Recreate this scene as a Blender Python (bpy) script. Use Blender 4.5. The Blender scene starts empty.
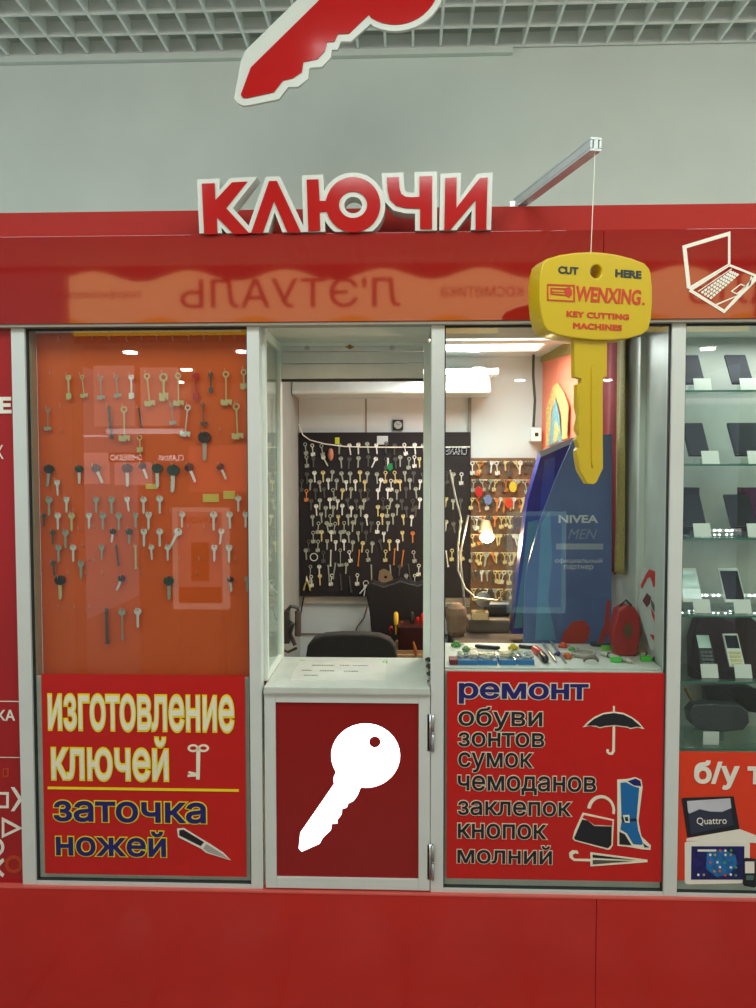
import bpy, bmesh, math, random
from mathutils import Vector, Matrix
random.seed(7)
SC = bpy.context.scene
COL = SC.collection
PI = math.pi
# ------------------------------------------------------------------ camera
CAM = Vector((0.0, -2.53, 1.75)); FPX = 784.0
yaw, pitch, roll = math.radians(2.06), math.radians(2.564), math.radians(-0.06)
fw = Vector((-math.sin(yaw)*math.cos(pitch), math.cos(yaw)*math.cos(pitch), -math.sin(pitch)))
rt0 = Vector((math.cos(yaw), math.sin(yaw), 0)); up0 = rt0.cross(fw)
rt = rt0*math.cos(roll)+up0*math.sin(roll); up = up0*math.cos(roll)-rt0*math.sin(roll)
cd = bpy.data.cameras.new('camera'); cam = bpy.data.objects.new('camera', cd); COL.objects.link(cam)
cd.sensor_fit = 'VERTICAL'; cd.sensor_height = 36; cd.lens = FPX/1008*36; cd.clip_start = .05
M3 = Matrix((rt, up, -fw)).transposed()
cam.matrix_world = Matrix.Translation(CAM) @ M3.to_4x4()
SC.camera = cam
# ------------------------------------------------------------------ world, exposure, area lights
w = bpy.data.worlds.new('world'); SC.world = w; w.use_nodes = True
w.node_tree.nodes['Background'].inputs[0].default_value = (.8, .9, 1, 1)
w.node_tree.nodes['Background'].inputs[1].default_value = .6
SC.view_settings.view_transform = 'Standard'; SC.view_settings.look = 'None'
SC.view_settings.gamma = 1; SC.view_settings.exposure = 0.0; SC.view_settings.use_curve_mapping = False
SC.cycles.max_bounces = 8; SC.cycles.transparent_max_bounces = 16
SC.cycles.caustics_reflective = False; SC.cycles.caustics_refractive = False
SC.cycles.sample_clamp_indirect = 4

def area(name, loc, sx, sy, power, color=(1, 1, 1), rot=(0, 0, 0)):
    l = bpy.data.lights.new(name, 'AREA'); l.shape = 'RECTANGLE'; l.size = sx; l.size_y = sy
    l.energy = power; l.color = color
    o = bpy.data.objects.new(name, l); COL.objects.link(o); o.location = loc; o.rotation_euler = rot
    return o
TILT = math.radians(22)
area('concourse_light_left', (-1.7, -1.4, 3.42), 1.2, .8, 20, (.82, .97, 1), (TILT, 0, 0))
area('concourse_light_middle', (.2, -1.4, 3.42), 1.2, .8, 20, (.88, 1, .99), (TILT, 0, 0))
area('concourse_light_right', (2.0, -1.4, 3.42), 1.2, .8, 24, (.97, 1, .93), (TILT, 0, 0))
area('wall_fill_left', (-1.9, -.5, 3.45), 1.5, .4, .9, (.74, .95, 1), (math.radians(35), 0, 0))  # added fill light that brightens the wall above the kiosk
area('wall_fill_right', (1.7, -.5, 3.45), 1.5, .4, 2.0, (.97, 1, .86), (math.radians(35), 0, 0))  # second added fill for the right half of that wall
area('kiosk_ceiling_light', (.36, 1.05, 2.285), .52, .45, 12, (.95, 1, 1))
area('cabinet_top_light', (1.25, .12, 2.19), .6, .1, 2.2, (.95, 1, .98))

# ------------------------------------------------------------------ measuring: a photo point on a plane of the place
class Plane:
    def __init__(s, P0, a=0.0):
        s.P0 = Vector(P0); s.a = a
        s.u = Vector((math.cos(a), math.sin(a), 0)); s.n = Vector((math.sin(a), -math.cos(a), 0))
        s.m = Matrix.Translation(s.P0) @ Matrix.Rotation(a, 4, 'Z')
    def w(s, px, py):
        d = fw*FPX + rt*(px-378) + up*(504-py)
        t = (s.P0-CAM).dot(s.n)/d.dot(s.n)
        return CAM + d*t
    def uv(s, px, py):
        p = s.w(px, py) - s.P0
        return (p.dot(s.u), p.z)
    def uvs(s, pts): return [s.uv(*p) for p in pts]
def PY(y): return Plane((0, y, 0))
def at(px, py, y): return PY(y).w(px, py)
# ------------------------------------------------------------------ materials
def lin(c): c /= 255; return c/12.92 if c <= .04045 else ((c+.055)/1.055)**2.4
def rgb(r, g, b, k=1.0): return (min(lin(r)*k, .95), min(lin(g)*k, .95), min(lin(b)*k, .95), 1)
MATS = {}
def mat(name, c, rough=.5, metal=0, spec=.5, var=.06, scale=12, bump=0, emit=None, es=0, coat=0):
    if name in MATS: return MATS[name]
    m = bpy.data.materials.new(name); m.use_nodes = True; nt = m.node_tree; b = nt.nodes['Principled BSDF']
    b.inputs['Roughness'].default_value = rough; b.inputs['Metallic'].default_value = metal
    b.inputs['Specular IOR Level'].default_value = spec
    if coat: b.inputs['Coat Weight'].default_value = coat; b.inputs['Coat Roughness'].default_value = .02
    tc = nt.nodes.new('ShaderNodeTexCoord'); no = nt.nodes.new('ShaderNodeTexNoise')
    no.inputs['Scale'].default_value = scale; no.inputs['Detail'].default_value = 4
    nt.links.new(tc.outputs['Object'], no.inputs['Vector'])
    cr = nt.nodes.new('ShaderNodeValToRGB'); cr.color_ramp.elements[0].position = .3; cr.color_ramp.elements[1].position = .7
    cr.color_ramp.elements[0].color = tuple(x*(1-var) for x in c[:3])+(1,)
    cr.color_ramp.elements[1].color = tuple(min(1, x*(1+var)) for x in c[:3])+(1,)
    nt.links.new(no.outputs['Fac'], cr.inputs['Fac']); nt.links.new(cr.outputs['Color'], b.inputs['Base Color'])
    if bump:
        bp = nt.nodes.new('ShaderNodeBump'); bp.inputs['Strength'].default_value = bump; bp.inputs['Distance'].default_value = .002
        nt.links.new(no.outputs['Fac'], bp.inputs['Height']); nt.links.new(bp.outputs['Normal'], b.inputs['Normal'])
    if emit:
        b.inputs['Emission Color'].default_value = emit; b.inputs['Emission Strength'].default_value = es
    MATS[name] = m; return m
def glass_mat(name, tint=(.93, .97, .95, 1), base=.045):
    m = bpy.data.materials.new(name); m.use_nodes = True; nt = m.node_tree; nt.nodes.clear()
    out = nt.nodes.new('ShaderNodeOutputMaterial'); mx = nt.nodes.new('ShaderNodeMixShader')
    tr = nt.nodes.new('ShaderNodeBsdfTransparent'); gl = nt.nodes.new('ShaderNodeBsdfGlossy')
    tr.inputs[0].default_value = tint; gl.inputs['Roughness'].default_value = 0.0
    lw = nt.nodes.new('ShaderNodeLayerWeight'); lw.inputs[0].default_value = .5
    p = nt.nodes.new('ShaderNodeMath'); p.operation = 'POWER'; p.inputs[1].default_value = 4
    ma = nt.nodes.new('ShaderNodeMath'); ma.operation = 'MULTIPLY_ADD'; ma.inputs[1].default_value = .7; ma.inputs[2].default_value = base
    nt.links.new(lw.outputs['Facing'], p.inputs[0]); nt.links.new(p.outputs[0], ma.inputs[0])
    nt.links.new(ma.outputs[0], mx.inputs[0]); nt.links.new(tr.outputs[0], mx.inputs[1]); nt.links.new(gl.outputs[0], mx.inputs[2])
    nt.links.new(mx.outputs[0], out.inputs[0]); return m
G = 1.45      # photo value -> albedo under the concourse light
ALU = mat('grey_white_lacquered_aluminium', rgb(186, 192, 186, G), .38, .0, var=.02)
ALU2 = mat('inner_frame_aluminium', rgb(200, 208, 200, G), .45, var=.03)
STEEL = mat('brushed_steel', rgb(190, 190, 188), .3, .85)
RED_GLOSS = mat('glossy_red_laminate', rgb(148, 28, 25, 1.1), .05, spec=.6, var=.02, scale=3, coat=.4)
RED_PLINTH = mat('glossy_red_plinth', rgb(166, 30, 24, 1.6), .16, spec=.55, var=.05, scale=5)
RED_BACK = mat('satin_red_board', rgb(172, 44, 36, 1.05), .6, spec=.2, var=.03)
RED_POSTER = mat('poster_red_vinyl', rgb(172, 20, 16, G), .35, var=.04)
RED_DARK = mat('door_red_acrylic', rgb(134, 18, 18, 1.3), .22, var=.03)
ORANGE_RED = mat('poster_orange_red_vinyl', rgb(205, 55, 25, 1.35), .35, var=.03)
WHITE = mat('white_paint', rgb(215, 215, 208, 1.3), .5, var=.03)
VWHITE = mat('white_vinyl', rgb(222, 220, 205, 1.25), .5, var=.02)
WALL = mat('bulkhead_wall_paint', rgb(190, 199, 192, 1.3), .8, var=.03, scale=4, bump=.15)
GRIDM = mat('ceiling_grid_paint', rgb(205, 214, 206, G), .5, var=.03)
PLENUM = mat('plenum_slab_concrete', rgb(180, 178, 162, 1.2), .9, var=.15, scale=3)
BLACK = mat('black_plastic', (.012, .012, .013, 1), .35)
BLACKP = mat('black_print', (.012, .014, .02, 1), .5)
NAVY = mat('navy_print', rgb(28, 28, 110), .5)
YEL = mat('yellow_print', rgb(236, 214, 30, 1.2), .5, var=.02)
CREAM = mat('cream_print', rgb(228, 226, 200, 1.2), .5, var=.03)
DARKGAP = mat('dark_rubber_gasket', (.03, .035, .035, 1), .7)
GLASS = glass_mat('window_glass')
SHELFGLASS = glass_mat('shelf_glass', (.90, .97, .94, 1), .05)
GREENEDGE = mat('green_glass_edge', rgb(60, 125, 105), .15)
# ------------------------------------------------------------------ mesh helpers (world or plane-local coordinates)
def box(bm, x0, x1, y0, y1, z0, z1, bev=0):
    r = bmesh.ops.create_cube(bm, size=1)
    for v in r['verts']:
        v.co = Vector(((x0+x1)/2+v.co.x*(x1-x0), (y0+y1)/2+v.co.y*(y1-y0), (z0+z1)/2+v.co.z*(z1-z0)))
    if bev:
        es = list({e for v in r['verts'] for e in v.link_edges})
        bmesh.ops.bevel(bm, geom=es, offset=bev, segments=2, affect='EDGES', profile=.7)
def tube(bm, pts, r, seg=10, caps=True):
    pts = [Vector(p) for p in pts]; rings = []
    rs = r if isinstance(r, (list, tuple)) else [r]*len(pts)
    prev = None
    for i, p in enumerate(pts):
        t = (pts[min(i+1, len(pts)-1)]-pts[max(i-1, 0)]).normalized()
        if prev is None:
            a = Vector((0, 0, 1)) if abs(t.z) < .9 else Vector((1, 0, 0)); n = t.cross(a).normalized()
        else: n = (prev-t*prev.dot(t)).normalized()
        prev = n; b = t.cross(n)
        rings.append([bm.verts.new(p+(n*math.cos(2*PI*k/seg)+b*math.sin(2*PI*k/seg))*rs[i]) for k in range(seg)])
    for a, b in zip(rings, rings[1:]):
        for k in range(seg): bm.faces.new((a[k], a[(k+1) % seg], b[(k+1) % seg], b[k]))
    if caps: bm.faces.new(rings[0][::-1]); bm.faces.new(rings[-1])
def lathe(bm, prof, c, axis='Z', seg=20):
    c = Vector(c); rings = []
    for r, h in prof:
        ring = []
        for k in range(seg):
            x, y = r*math.cos(2*PI*k/seg), r*math.sin(2*PI*k/seg)
            p = {'Z': (x, y, h), 'Y': (x, h, y), 'X': (h, x, y)}[axis]
            ring.append(bm.verts.new(c+Vector(p)))
        rings.append(ring)
    for a, b in zip(rings, rings[1:]):
        for k in range(seg): bm.faces.new((a[k], a[(k+1) % seg], b[(k+1) % seg], b[k]))
    bm.faces.new(rings[0][::-1]); bm.faces.new(rings[-1])
    bmesh.ops.recalc_face_normals(bm, faces=bm.faces)
def fillmesh(loops, depth, y=0.0, bev=0.0):
    """closed 2-D loops (u,v) -> solid with front at local y, back at y+depth; inner loops are holes"""
    cu = bpy.data.curves.new('outline', 'CURVE'); cu.dimensions = '2D'; cu.fill_mode = 'BOTH'; cu.extrude = depth/2
    cu.bevel_depth = bev
    for lp in loops:
        sp = cu.splines.new('POLY'); sp.points.add(len(lp)-1); sp.use_cyclic_u = True
        for q, p in zip(sp.points, lp): q.co = (p[0], p[1], 0, 1)
    o = bpy.data.objects.new('outline', cu); COL.objects.link(o)
    dg = bpy.context.evaluated_depsgraph_get(); dg.update()
    me = bpy.data.meshes.new_from_object(o.evaluated_get(dg)); bpy.data.objects.remove(o); bpy.data.curves.remove(cu)
    me.materials.clear()
    for v in me.vertices:
        x, yy, z = v.co; v.co = (x, y+depth/2-z, yy)
    return me
def sarea(p): return sum(p[i][0]*p[(i+1) % len(p)][1]-p[(i+1) % len(p)][0]*p[i][1] for i in range(len(p)))/2
def wind(x, y, polys):
    n = 0
    for p in polys:
        x0, y0 = p[-1]
        for x1, y1 in p:
            if (y0 <= y) != (y1 <= y):
                t = (y-y0)/(y1-y0)
                if x < x0+t*(x1-x0): n += 1 if y1 > y0 else -1
            x0, y0 = x1, y1
    return n
def cdt_faces(polys):
    """non-zero winding fill of overlapping contours (outer ones counter-clockwise)"""
    from mathutils.geometry import delaunay_2d_cdt
    vs, es = [], []
    for p in polys:
        b = len(vs); vs += [Vector(q) for q in p]; es += [(b+i, b+(i+1) % len(p)) for i in range(len(p))]
    V, E, T, *_ = delaunay_2d_cdt(vs, es, [], 0, 1e-6)
    out = []
    for f in T:
        c = sum((V[i] for i in f), Vector((0, 0)))/3
        if wind(c.x, c.y, polys) > 0: out.append(tuple(f))
    return V, out
def solidfill(polys, depth, y=0.0):
    V, T = cdt_faces(polys); bm = bmesh.new(); bv = {}
    for f in T:
        for i in f:
            if i not in bv: bv[i] = bm.verts.new((V[i].x, y, V[i].y))
        try: bm.faces.new([bv[i] for i in f])
        except ValueError: pass
    g = bmesh.ops.extrude_face_region(bm, geom=bm.faces[:])
    for v in [e for e in g['geom'] if isinstance(e, bmesh.types.BMVert)]: v.co.y += depth
    bmesh.ops.recalc_face_normals(bm, faces=bm.faces)
    me = bpy.data.meshes.new('solid'); bm.to_mesh(me); bm.free(); return me
def ccw(p): return p if sarea(p) > 0 else p[::-1]
def cw(p): return p if sarea(p) < 0 else p[::-1]
def clip_low(p, v0):
    """keep the part of a closed outline above the line v = v0"""
    out = []
    for i in range(len(p)):
        a, b = p[i-1], p[i]
        if (a[1] >= v0) != (b[1] >= v0):
            t = (v0-a[1])/(b[1]-a[1]); out.append((a[0]+t*(b[0]-a[0]), v0))
        if b[1] >= v0: out.append(b)
    return out
GLY = {}
def textmesh(s, offset=0.0, depth=.001, shear=0, spacing=1.0):
    """flat glyph faces in x,y, all contours joined by winding number"""
    if (s, offset, shear, spacing) in GLY: return GLY[(s, offset, shear, spacing)].copy()
    cu = bpy.data.curves.new('txt', 'FONT'); cu.body = s; cu.size = 1; cu.shear = shear; cu.space_character = spacing
    o = bpy.data.objects.new('txt', cu); COL.objects.link(o)
    dg = bpy.context.evaluated_depsgraph_get(); dg.update()
    c2 = o.to_curve(dg); polys = []
    for sp in c2.splines:
        pts = []
        bp = sp.bezier_points; n = len(bp)
        for i in range(n):
            a, b = bp[i], bp[(i+1) % n]
            P = [a.co, a.handle_right, b.handle_left, b.co]
            straight = (P[1]-P[0]).cross(P[3]-P[0]).length < 1e-5 and (P[2]-P[3]).cross(P[3]-P[0]).length < 1e-5
            for k in range(1 if straight else 5):
                t = k/5; q = P[0]*(1-t)**3+P[1]*3*t*(1-t)**2+P[2]*3*t*t*(1-t)+P[3]*t**3
                if not pts or (Vector(pts[-1])-Vector((q.x, q.y))).length > 1e-4: pts.append((q.x, q.y))
        if len(pts) > 2 and (Vector(pts[0])-Vector(pts[-1])).length < 1e-4: pts.pop()
        if len(pts) > 2 and abs(sarea(pts)) > 1e-6: polys.append(pts)
    o.to_curve_clear(); bpy.data.objects.remove(o); bpy.data.curves.remove(cu)
    big = max(polys, key=lambda p: abs(sarea(p)))
    if sarea(big) < 0: polys = [p[::-1] for p in polys]
    def within(q, p): return wind(q[0], q[1], [p]) != 0
    polys = [(p[::-1] if sarea(p) < 0 and not any(r is not p and abs(sarea(r)) > abs(sarea(p)) and within(p[0], r) for r in polys) else p) for p in polys]
    if offset: polys = [offset_poly(p, offset if sarea(p) > 0 else -offset) for p in polys]
    V, T = cdt_faces(polys)
    used = sorted({i for f in T for i in f}); ix = {k: n for n, k in enumerate(used)}
    me = bpy.data.meshes.new('text'); me.from_pydata([(V[i].x, V[i].y, 0) for i in used], [], [[ix[i] for i in f] for f in T]); me.update()
    GLY[(s, offset, shear, spacing)] = me
    return me.copy()
def bm2me(bm, smooth=False):
    me = bpy.data.meshes.new('m')
    bmesh.ops.recalc_face_normals(bm, faces=bm.faces)
    if smooth:
        for f in bm.faces: f.smooth = True
    bm.to_mesh(me); bm.free(); return me
def autosmooth(me, ang=35):
    for p in me.polygons: p.use_smooth = True
    try: me.set_sharp_from_angle(angle=math.radians(ang))
    except Exception: pass
    return me
# ------------------------------------------------------------------ objects
RM = {}        # root name -> matrix
def props(o, label=None, cat=None, group=None, kind=None):
    if label: o['label'] = label
    if cat: o['category'] = cat
    if group: o['group'] = group
    if kind: o['kind'] = kind
    return o
def thing(name, label, cat, loc, a=0.0, group=None, kind=None):
    o = bpy.data.objects.new(name, None); COL.objects.link(o); o.empty_display_size = .05
    o.location = loc; o.rotation_euler = (0, 0, a); props(o, label, cat, group, kind)
    RM[o.name] = Matrix.Translation(Vector(loc)) @ Matrix.Rotation(a, 4, 'Z'); return o
def part(name, me, m, root, label=None, local=False, pm=None, kind=None):
    """mesh in world coordinates (or, with pm, in that plane's local coordinates) made a child of root"""
    if isinstance(me, bmesh.types.BMesh): me = bm2me(me)
    M = pm if pm is not None else Matrix.Identity(4)
    if not local: me.transform(RM[root.name].inverted() @ M)
    me.name = name; me.materials.clear(); me.materials.append(m)
    o = bpy.data.objects.new(name, me); COL.objects.link(o); o.parent = root
    RM[o.name] = RM[root.name]
    if label: o['label'] = label
    if kind: o['kind'] = kind
    return o
def solo(name, me, m, label=None, cat=None, group=None, kind=None, pm=None):
    if isinstance(me, bmesh.types.BMesh): me = bm2me(me)
    if pm is not None: me.transform(pm)
    xs = [v.co for v in me.vertices]
    c = Vector(((min(v.x for v in xs)+max(v.x for v in xs))/2, (min(v.y for v in xs)+max(v.y for v in xs))/2, min(v.z for v in xs)))
    me.transform(Matrix.Translation(-c)); me.name = name; me.materials.clear(); me.materials.append(m)
    o = bpy.data.objects.new(name, me); COL.objects.link(o); o.location = c
    RM[o.name] = Matrix.Translation(c); return props(o, label, cat, group, kind)
def copy_tree(o, parent=None):
    c = o.copy(); COL.objects.link(c); c.parent = parent
    for ch in list(KIDS.get(o.name, [])): copy_tree(ch, c)
    return c
KIDS = {}
def bx(x0, x1, y0, y1, z0, z1, bev=0):
    bm = bmesh.new(); box(bm, x0, x1, y0, y1, z0, z1, bev); return bm
def pbox(pl, px0, py0, px1, py1, y0, y1, bev=0):
    """box whose front face covers a measured rectangle of plane pl; y0..y1 local depth"""
    u0, v1 = pl.uv(px0, py0); u1, v0 = pl.uv(px1, py1)
    return bm2me(bx(u0, u1, y0, y1, v0, v1, bev))
def shape(name, pl, loops, m, root, y=-.002, depth=.0015, label=None):
    return part(name, fillmesh([pl.uvs(l) for l in loops], depth, y), m, root, label, pm=pl.m)
def lettering(pl, s, bb, m, root, bold=.012, outline=None, ow=.03, y=-.002, depth=.001, shear=0, spacing=1.0, name='lettering', rot=0, label=None):
    """text fitted into the measured box bb=(px0,py0,px1,py1); optional outline colour behind"""
    res = None
    u0, v1 = pl.uv(bb[0], bb[1]); u1, v0 = pl.uv(bb[2], bb[3])
    ref = textmesh(s, bold+(ow if outline else 0), shear=shear, spacing=spacing)
    xs = [v.co.x for v in ref.vertices]; ys = [v.co.y for v in ref.vertices]
    X0, X1, Y0, Y1 = min(xs), max(xs), min(ys), max(ys)
    def place(me, yy):
        for v in me.vertices:
            x, z = v.co.x, v.co.y
            uu = u0+(x-X0)/(X1-X0)*(u1-u0); vv = v0+(z-Y0)/(Y1-Y0)*(v1-v0)
            if rot:
                cu, cv = (u0+u1)/2, (v0+v1)/2
                du, dv = uu-cu, vv-cv; uu, vv = cu+du*math.cos(rot)-dv*math.sin(rot), cv+du*math.sin(rot)+dv*math.cos(rot)
            v.co = (uu, yy, vv)
        bm = bmesh.new(); bm.from_mesh(me)
        bmesh.ops.recalc_face_normals(bm, faces=bm.faces)
        g = bmesh.ops.extrude_face_region(bm, geom=bm.faces[:])
        for v in [e for e in g['geom'] if isinstance(e, bmesh.types.BMVert)]: v.co.y -= depth
        bmesh.ops.recalc_face_normals(bm, faces=bm.faces)
        for f in bm.faces: f.smooth = False
        bm.to_mesh(me); bm.free(); return me
    if outline: res = part(name+'_outline', place(ref, y+.0003), outline, root, pm=pl.m)
    else: bpy.data.meshes.remove(ref)
    me = textmesh(s, bold, shear=shear, spacing=spacing)
    return part(name, place(me, y-(depth if outline else 0)), m, root, label, pm=pl.m)
def circ(cx, cy, rx, ry=None, n=32, a0=0, a1=360):
    ry = ry or rx
    k = n if a1-a0 == 360 else n+1
    return [(cx+rx*math.cos(math.radians(a0+(a1-a0)*i/n)), cy+ry*math.sin(math.radians(a0+(a1-a0)*i/n))) for i in range(k)]
def offset_poly(pts, d):
    n = len(pts); A = sum(pts[i][0]*pts[(i+1) % n][1]-pts[(i+1) % n][0]*pts[i][1] for i in range(n))
    s = 1 if A > 0 else -1; out = []
    for i in range(n):
        p0, p1, p2 = Vector(pts[i-1]), Vector(pts[i]), Vector(pts[(i+1) % n])
        a = (p1-p0).normalized(); b = (p2-p1).normalized()
        na, nb = Vector((a.y, -a.x))*s, Vector((b.y, -b.x))*s
        m = (na+nb)
        if m.length < 1e-6: m = na
        m.normalize(); k = d/max(m.dot(na), .45); q = p1+m*k; out.append((q.x, q.y))
    return out
ORD = ['first', 'second', 'third', 'fourth', 'fifth', 'sixth', 'seventh', 'eighth', 'ninth', 'tenth', 'eleventh', 'twelfth', 'thirteenth', 'fourteenth', 'fifteenth', 'sixteenth', 'seventeenth', 'eighteenth']
F = PY(0.0)
ZF = -.14
ZP, ZB, ZT = .356, 2.214, 2.495      # plinth top, fascia underside, fascia top
# ================================================================== STRUCTURE
def brick_floor():
    m = bpy.data.materials.new('concourse_floor_tiles'); m.use_nodes = True; nt = m.node_tree; b = nt.nodes['Principled BSDF']
    tc = nt.nodes.new('ShaderNodeTexCoord'); br = nt.nodes.new('ShaderNodeTexBrick'); br.offset = 0
    br.inputs['Scale'].default_value = 1; br.inputs['Brick Width'].default_value = .45; br.inputs['Row Height'].default_value = .45
    br.inputs['Mortar Size'].default_value = .006; br.inputs['Color1'].default_value = (.42, .38, .32, 1)
    br.inputs['Color2'].default_value = (.38, .35, .30, 1); br.inputs['Mortar'].default_value = (.06, .05, .05, 1)
    nt.links.new(tc.outputs['Object'], br.inputs['Vector']); nt.links.new(br.outputs['Color'], b.inputs['Base Color'])
    b.inputs['Roughness'].default_value = .08; return m
solo('floor', bx(-4, 4, -9, 3, ZF-.05, ZF), brick_floor(), kind='structure')
YW = .88; ZC = at(378, 50, .87).z
solo('wall_back', bx(-4, 4, YW, YW+.1, 2.3, 3.9), WALL, kind='structure')
bm = bmesh.new()
cx, cy = .1155, .149
k = 0
x = -3.9
while x < 3.9:
    box(bm, x-.005, x+.005, -4.4, YW-.012, ZC, ZC+.06); x += cx
y = YW-.012
while y > -4.4:
    box(bm, -3.95, 3.95, y-.005, y+.005, ZC+.0015, ZC+.0585); y -= cy
solo('ceiling', bm, GRIDM, kind='structure')
solo('ceiling_slab', bx(-4, 4, -9, 3, 3.9, 4.0), PLENUM, kind='structure')
pA, pB = at(0, 62, YW), at(512, 52, YW)
solo('trim_1', bx(-3.9, pB.x, YW-.03, YW, ZC-.030, ZC-.002, .004), WALL, kind='structure')
# dark pipes and cables above the grid
t = thing('cable_bundle', 'dark cables lying on top of the open grid ceiling', 'cable', (.75, .45, ZC+.06))
for j, (a, b_) in enumerate([(.52, .62), (.67, .72), (.75, .80), (1.42, 1.62)]):
    bm = bmesh.new(); tube(bm, [(a, .50, ZC+.10), ((a+b_)/2, .47, ZC+.075), (b_, .52, ZC+.12), (b_+.02, .6, ZC+.14)], .008)
    part('cable', bm, BLACK, t)
# plinth
t = thing('plinth_panel', 'glossy dark red plinth running under the whole shop front', 'plinth', (0, 0, ZF))
xs = [-2.4, at(345, 950, 0).x-.9, at(595, 950, 0).x, 2.4]
for a, b_ in ((xs[0], xs[2]-.001), (xs[2]+.001, xs[3])):
    part('panel', bx(a, b_, -.012, .04, ZF+.001, ZP-.006, .001), RED_PLINTH, t)
part('top_edge', bx(xs[0], xs[3], -.014, .06, ZP-.006, ZP, .001), mat('pale_red_edge', rgb(200, 90, 80, 1.3), .3), t)
solo('trim_2', bx(-2.4, 2.4, .04, 1.8, ZF, ZP-.02), PLENUM, kind='structure')
# fascia
t = thing('fascia_panel', 'long glossy red fascia board over the kiosk windows', 'fascia', (0, 0, ZB))
xf = at(602, 250, 0).x
for a, b_ in ((-2.4, xf-.0008), (xf+.0008, 2.4)):
    part('panel', bx(a, b_, -.022, .03, ZB+.004, ZT, .001), RED_GLOSS, t)
part('lower_trim', bx(-2.4, 2.4, -.018, .03, ZB-.006, ZB+.004, .001), mat('fascia_lower_trim', rgb(150, 145, 130), .4), t)
pb = at(378, 208, .16)
solo('upper_fascia_board', bx(-2.4, 2.4, .16, .168, ZT-.1, pb.z, .002), RED_BACK, 'paler red board set back above the glossy red fascia', 'fascia')
solo('trim_3', bx(-2.4, 2.4, .03, 1.9, ZT-.06, ZT-.02), WHITE, kind='structure')   # kiosk roof
# posts (trim)
posts = [(-1.286, -1.241), (-.5135, -.474), (.0806, .1228), (.839, .8825)]
for i, (a, b_) in enumerate(posts):
    solo('trim_%d' % (i+4), bx(a, b_, -.002, .05, ZP, ZB, .003), ALU, kind='structure')
solo('trim_8', bx(-1.241, -.5135, -.0, .05, ZP, ZP+.012), ALU, kind='structure')
solo('trim_9', bx(.1228, .839, -.0, .05, ZP, ZP+.012), ALU, kind='structure')
solo('trim_10', bx(.8825, 2.2, -.0, .05, ZP, ZP+.010), ALU, kind='structure')
# kiosk shell: left, rear, right walls, ceiling
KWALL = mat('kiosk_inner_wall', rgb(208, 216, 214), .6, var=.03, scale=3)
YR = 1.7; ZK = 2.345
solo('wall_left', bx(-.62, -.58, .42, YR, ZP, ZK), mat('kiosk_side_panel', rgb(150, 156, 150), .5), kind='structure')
solo('wall_rear', bx(-.9, 1.0, YR, YR+.04, ZP, ZK+.1), KWALL, kind='structure')
solo('ceiling_kiosk', bx(-.9, 1.0, .30, YR, ZK, ZK+.02), KWALL, kind='structure')
solo('floor_kiosk', bx(-1.2, .95, .06, YR, ZP-.02, ZP+.01), PLENUM, kind='structure')
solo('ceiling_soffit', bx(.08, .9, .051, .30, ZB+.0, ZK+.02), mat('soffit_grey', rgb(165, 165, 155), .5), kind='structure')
RW = Plane((.845, .30, 0), math.atan2(-1.4, .10))
SIDEP = mat('pale_side_panel', rgb(196, 206, 200), .35)
solo('wall_right', bm2me(bx(-1.42, 0, 0.0, .03, ZP, ZK)), SIDEP, kind='structure', pm=RW.m)
solo('wall_right_front', bx(.8435, .8600, .051, .295, 1.0, ZB), SIDEP, kind='structure')
solo('trim_11', bx(.822, .8445, .275, .30, 1.11, ZK, .003), ALU, kind='structure')
# seams on the rear wall
for i, (p0, p1) in enumerate([((366, 380), (366, 432)), ((298, 388), (300, 432))]):
    a = at(*p0, YR); b_ = at(*p1, YR)
    solo('trim_%d' % (12+i), bx(a.x-.004, a.x+.004, YR-.004, YR, b_.z-.3, ZK), mat('seam_strip', rgb(150, 140, 120), .5), kind='structure')
ra = at(300, 596, YR-.01); rb = at(370, 604, YR-.01)
solo('trim_14', bx(ra.x-.05, .4, YR-.012, YR, rb.z, ra.z, .002), mat('pale_rail', rgb(190, 186, 176), .4), kind='structure')
rc = at(330, 634, YR)
solo('trim_15', bx(ra.x-.02, .4, YR-.005, YR, rc.z-.004, rc.z+.004), mat('seam_dark', rgb(120, 105, 85), .5), kind='structure')
# ================================================================== LEFT SHOWCASE
# window frame + glass
def window(name, x0, x1, z0, z1, gmat=GLASS):
    t = thing(name, None, None, ((x0+x1)/2, .01, z0), kind='structure')
    bm = bmesh.new()
    for a, b_, c, d in ((x0, x0+.004, z0, z1), (x1-.004, x1, z0, z1), (x0, x1, z0, z0+.004), (x0, x1, z1-.006, z1)):
        box(bm, a, b_, .008, .022, c, d)
    part('window_frame', bm, DARKGAP, t)
    part('window_pane', bx(x0+.004, x1-.004, .013, .018, z0+.004, z1-.006), gmat, t)
    return t
window('window_1', -1.241, -.5135, ZP+.012, ZB-.006)
window('window_2', .1228, .839, ZP+.012, ZB-.006)
window('window_3', .8825, 2.2, ZP+.010, ZB-.006)
YO = .07
OR = PY(YO)
ORM = mat('orange_board_vinyl', rgb(214, 84, 20, 1.25), .45, var=.05, scale=4)
ob0, ob1 = OR.uv(34, 336), OR.uv(247, 672)
board = thing('key_display_board', 'orange key display board filling the left show window', 'display board', (-.87, YO, 1.05))
part('panel', bx(-1.2355, -.475, YO, YO+.02, ZP+.02, ZB-.01), ORM, board)
solo('trim_16', bx(-1.241, -1.2358, .032, YO-.001, ZP+.012, ZB-.006), mat('beige_reveal', rgb(172, 150, 120, 1.2), .6), kind='structure')
solo('trim_17', bx(-.512, -.4785, .052, .42, ZP+.012, ZB), ALU2, kind='structure')
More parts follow.
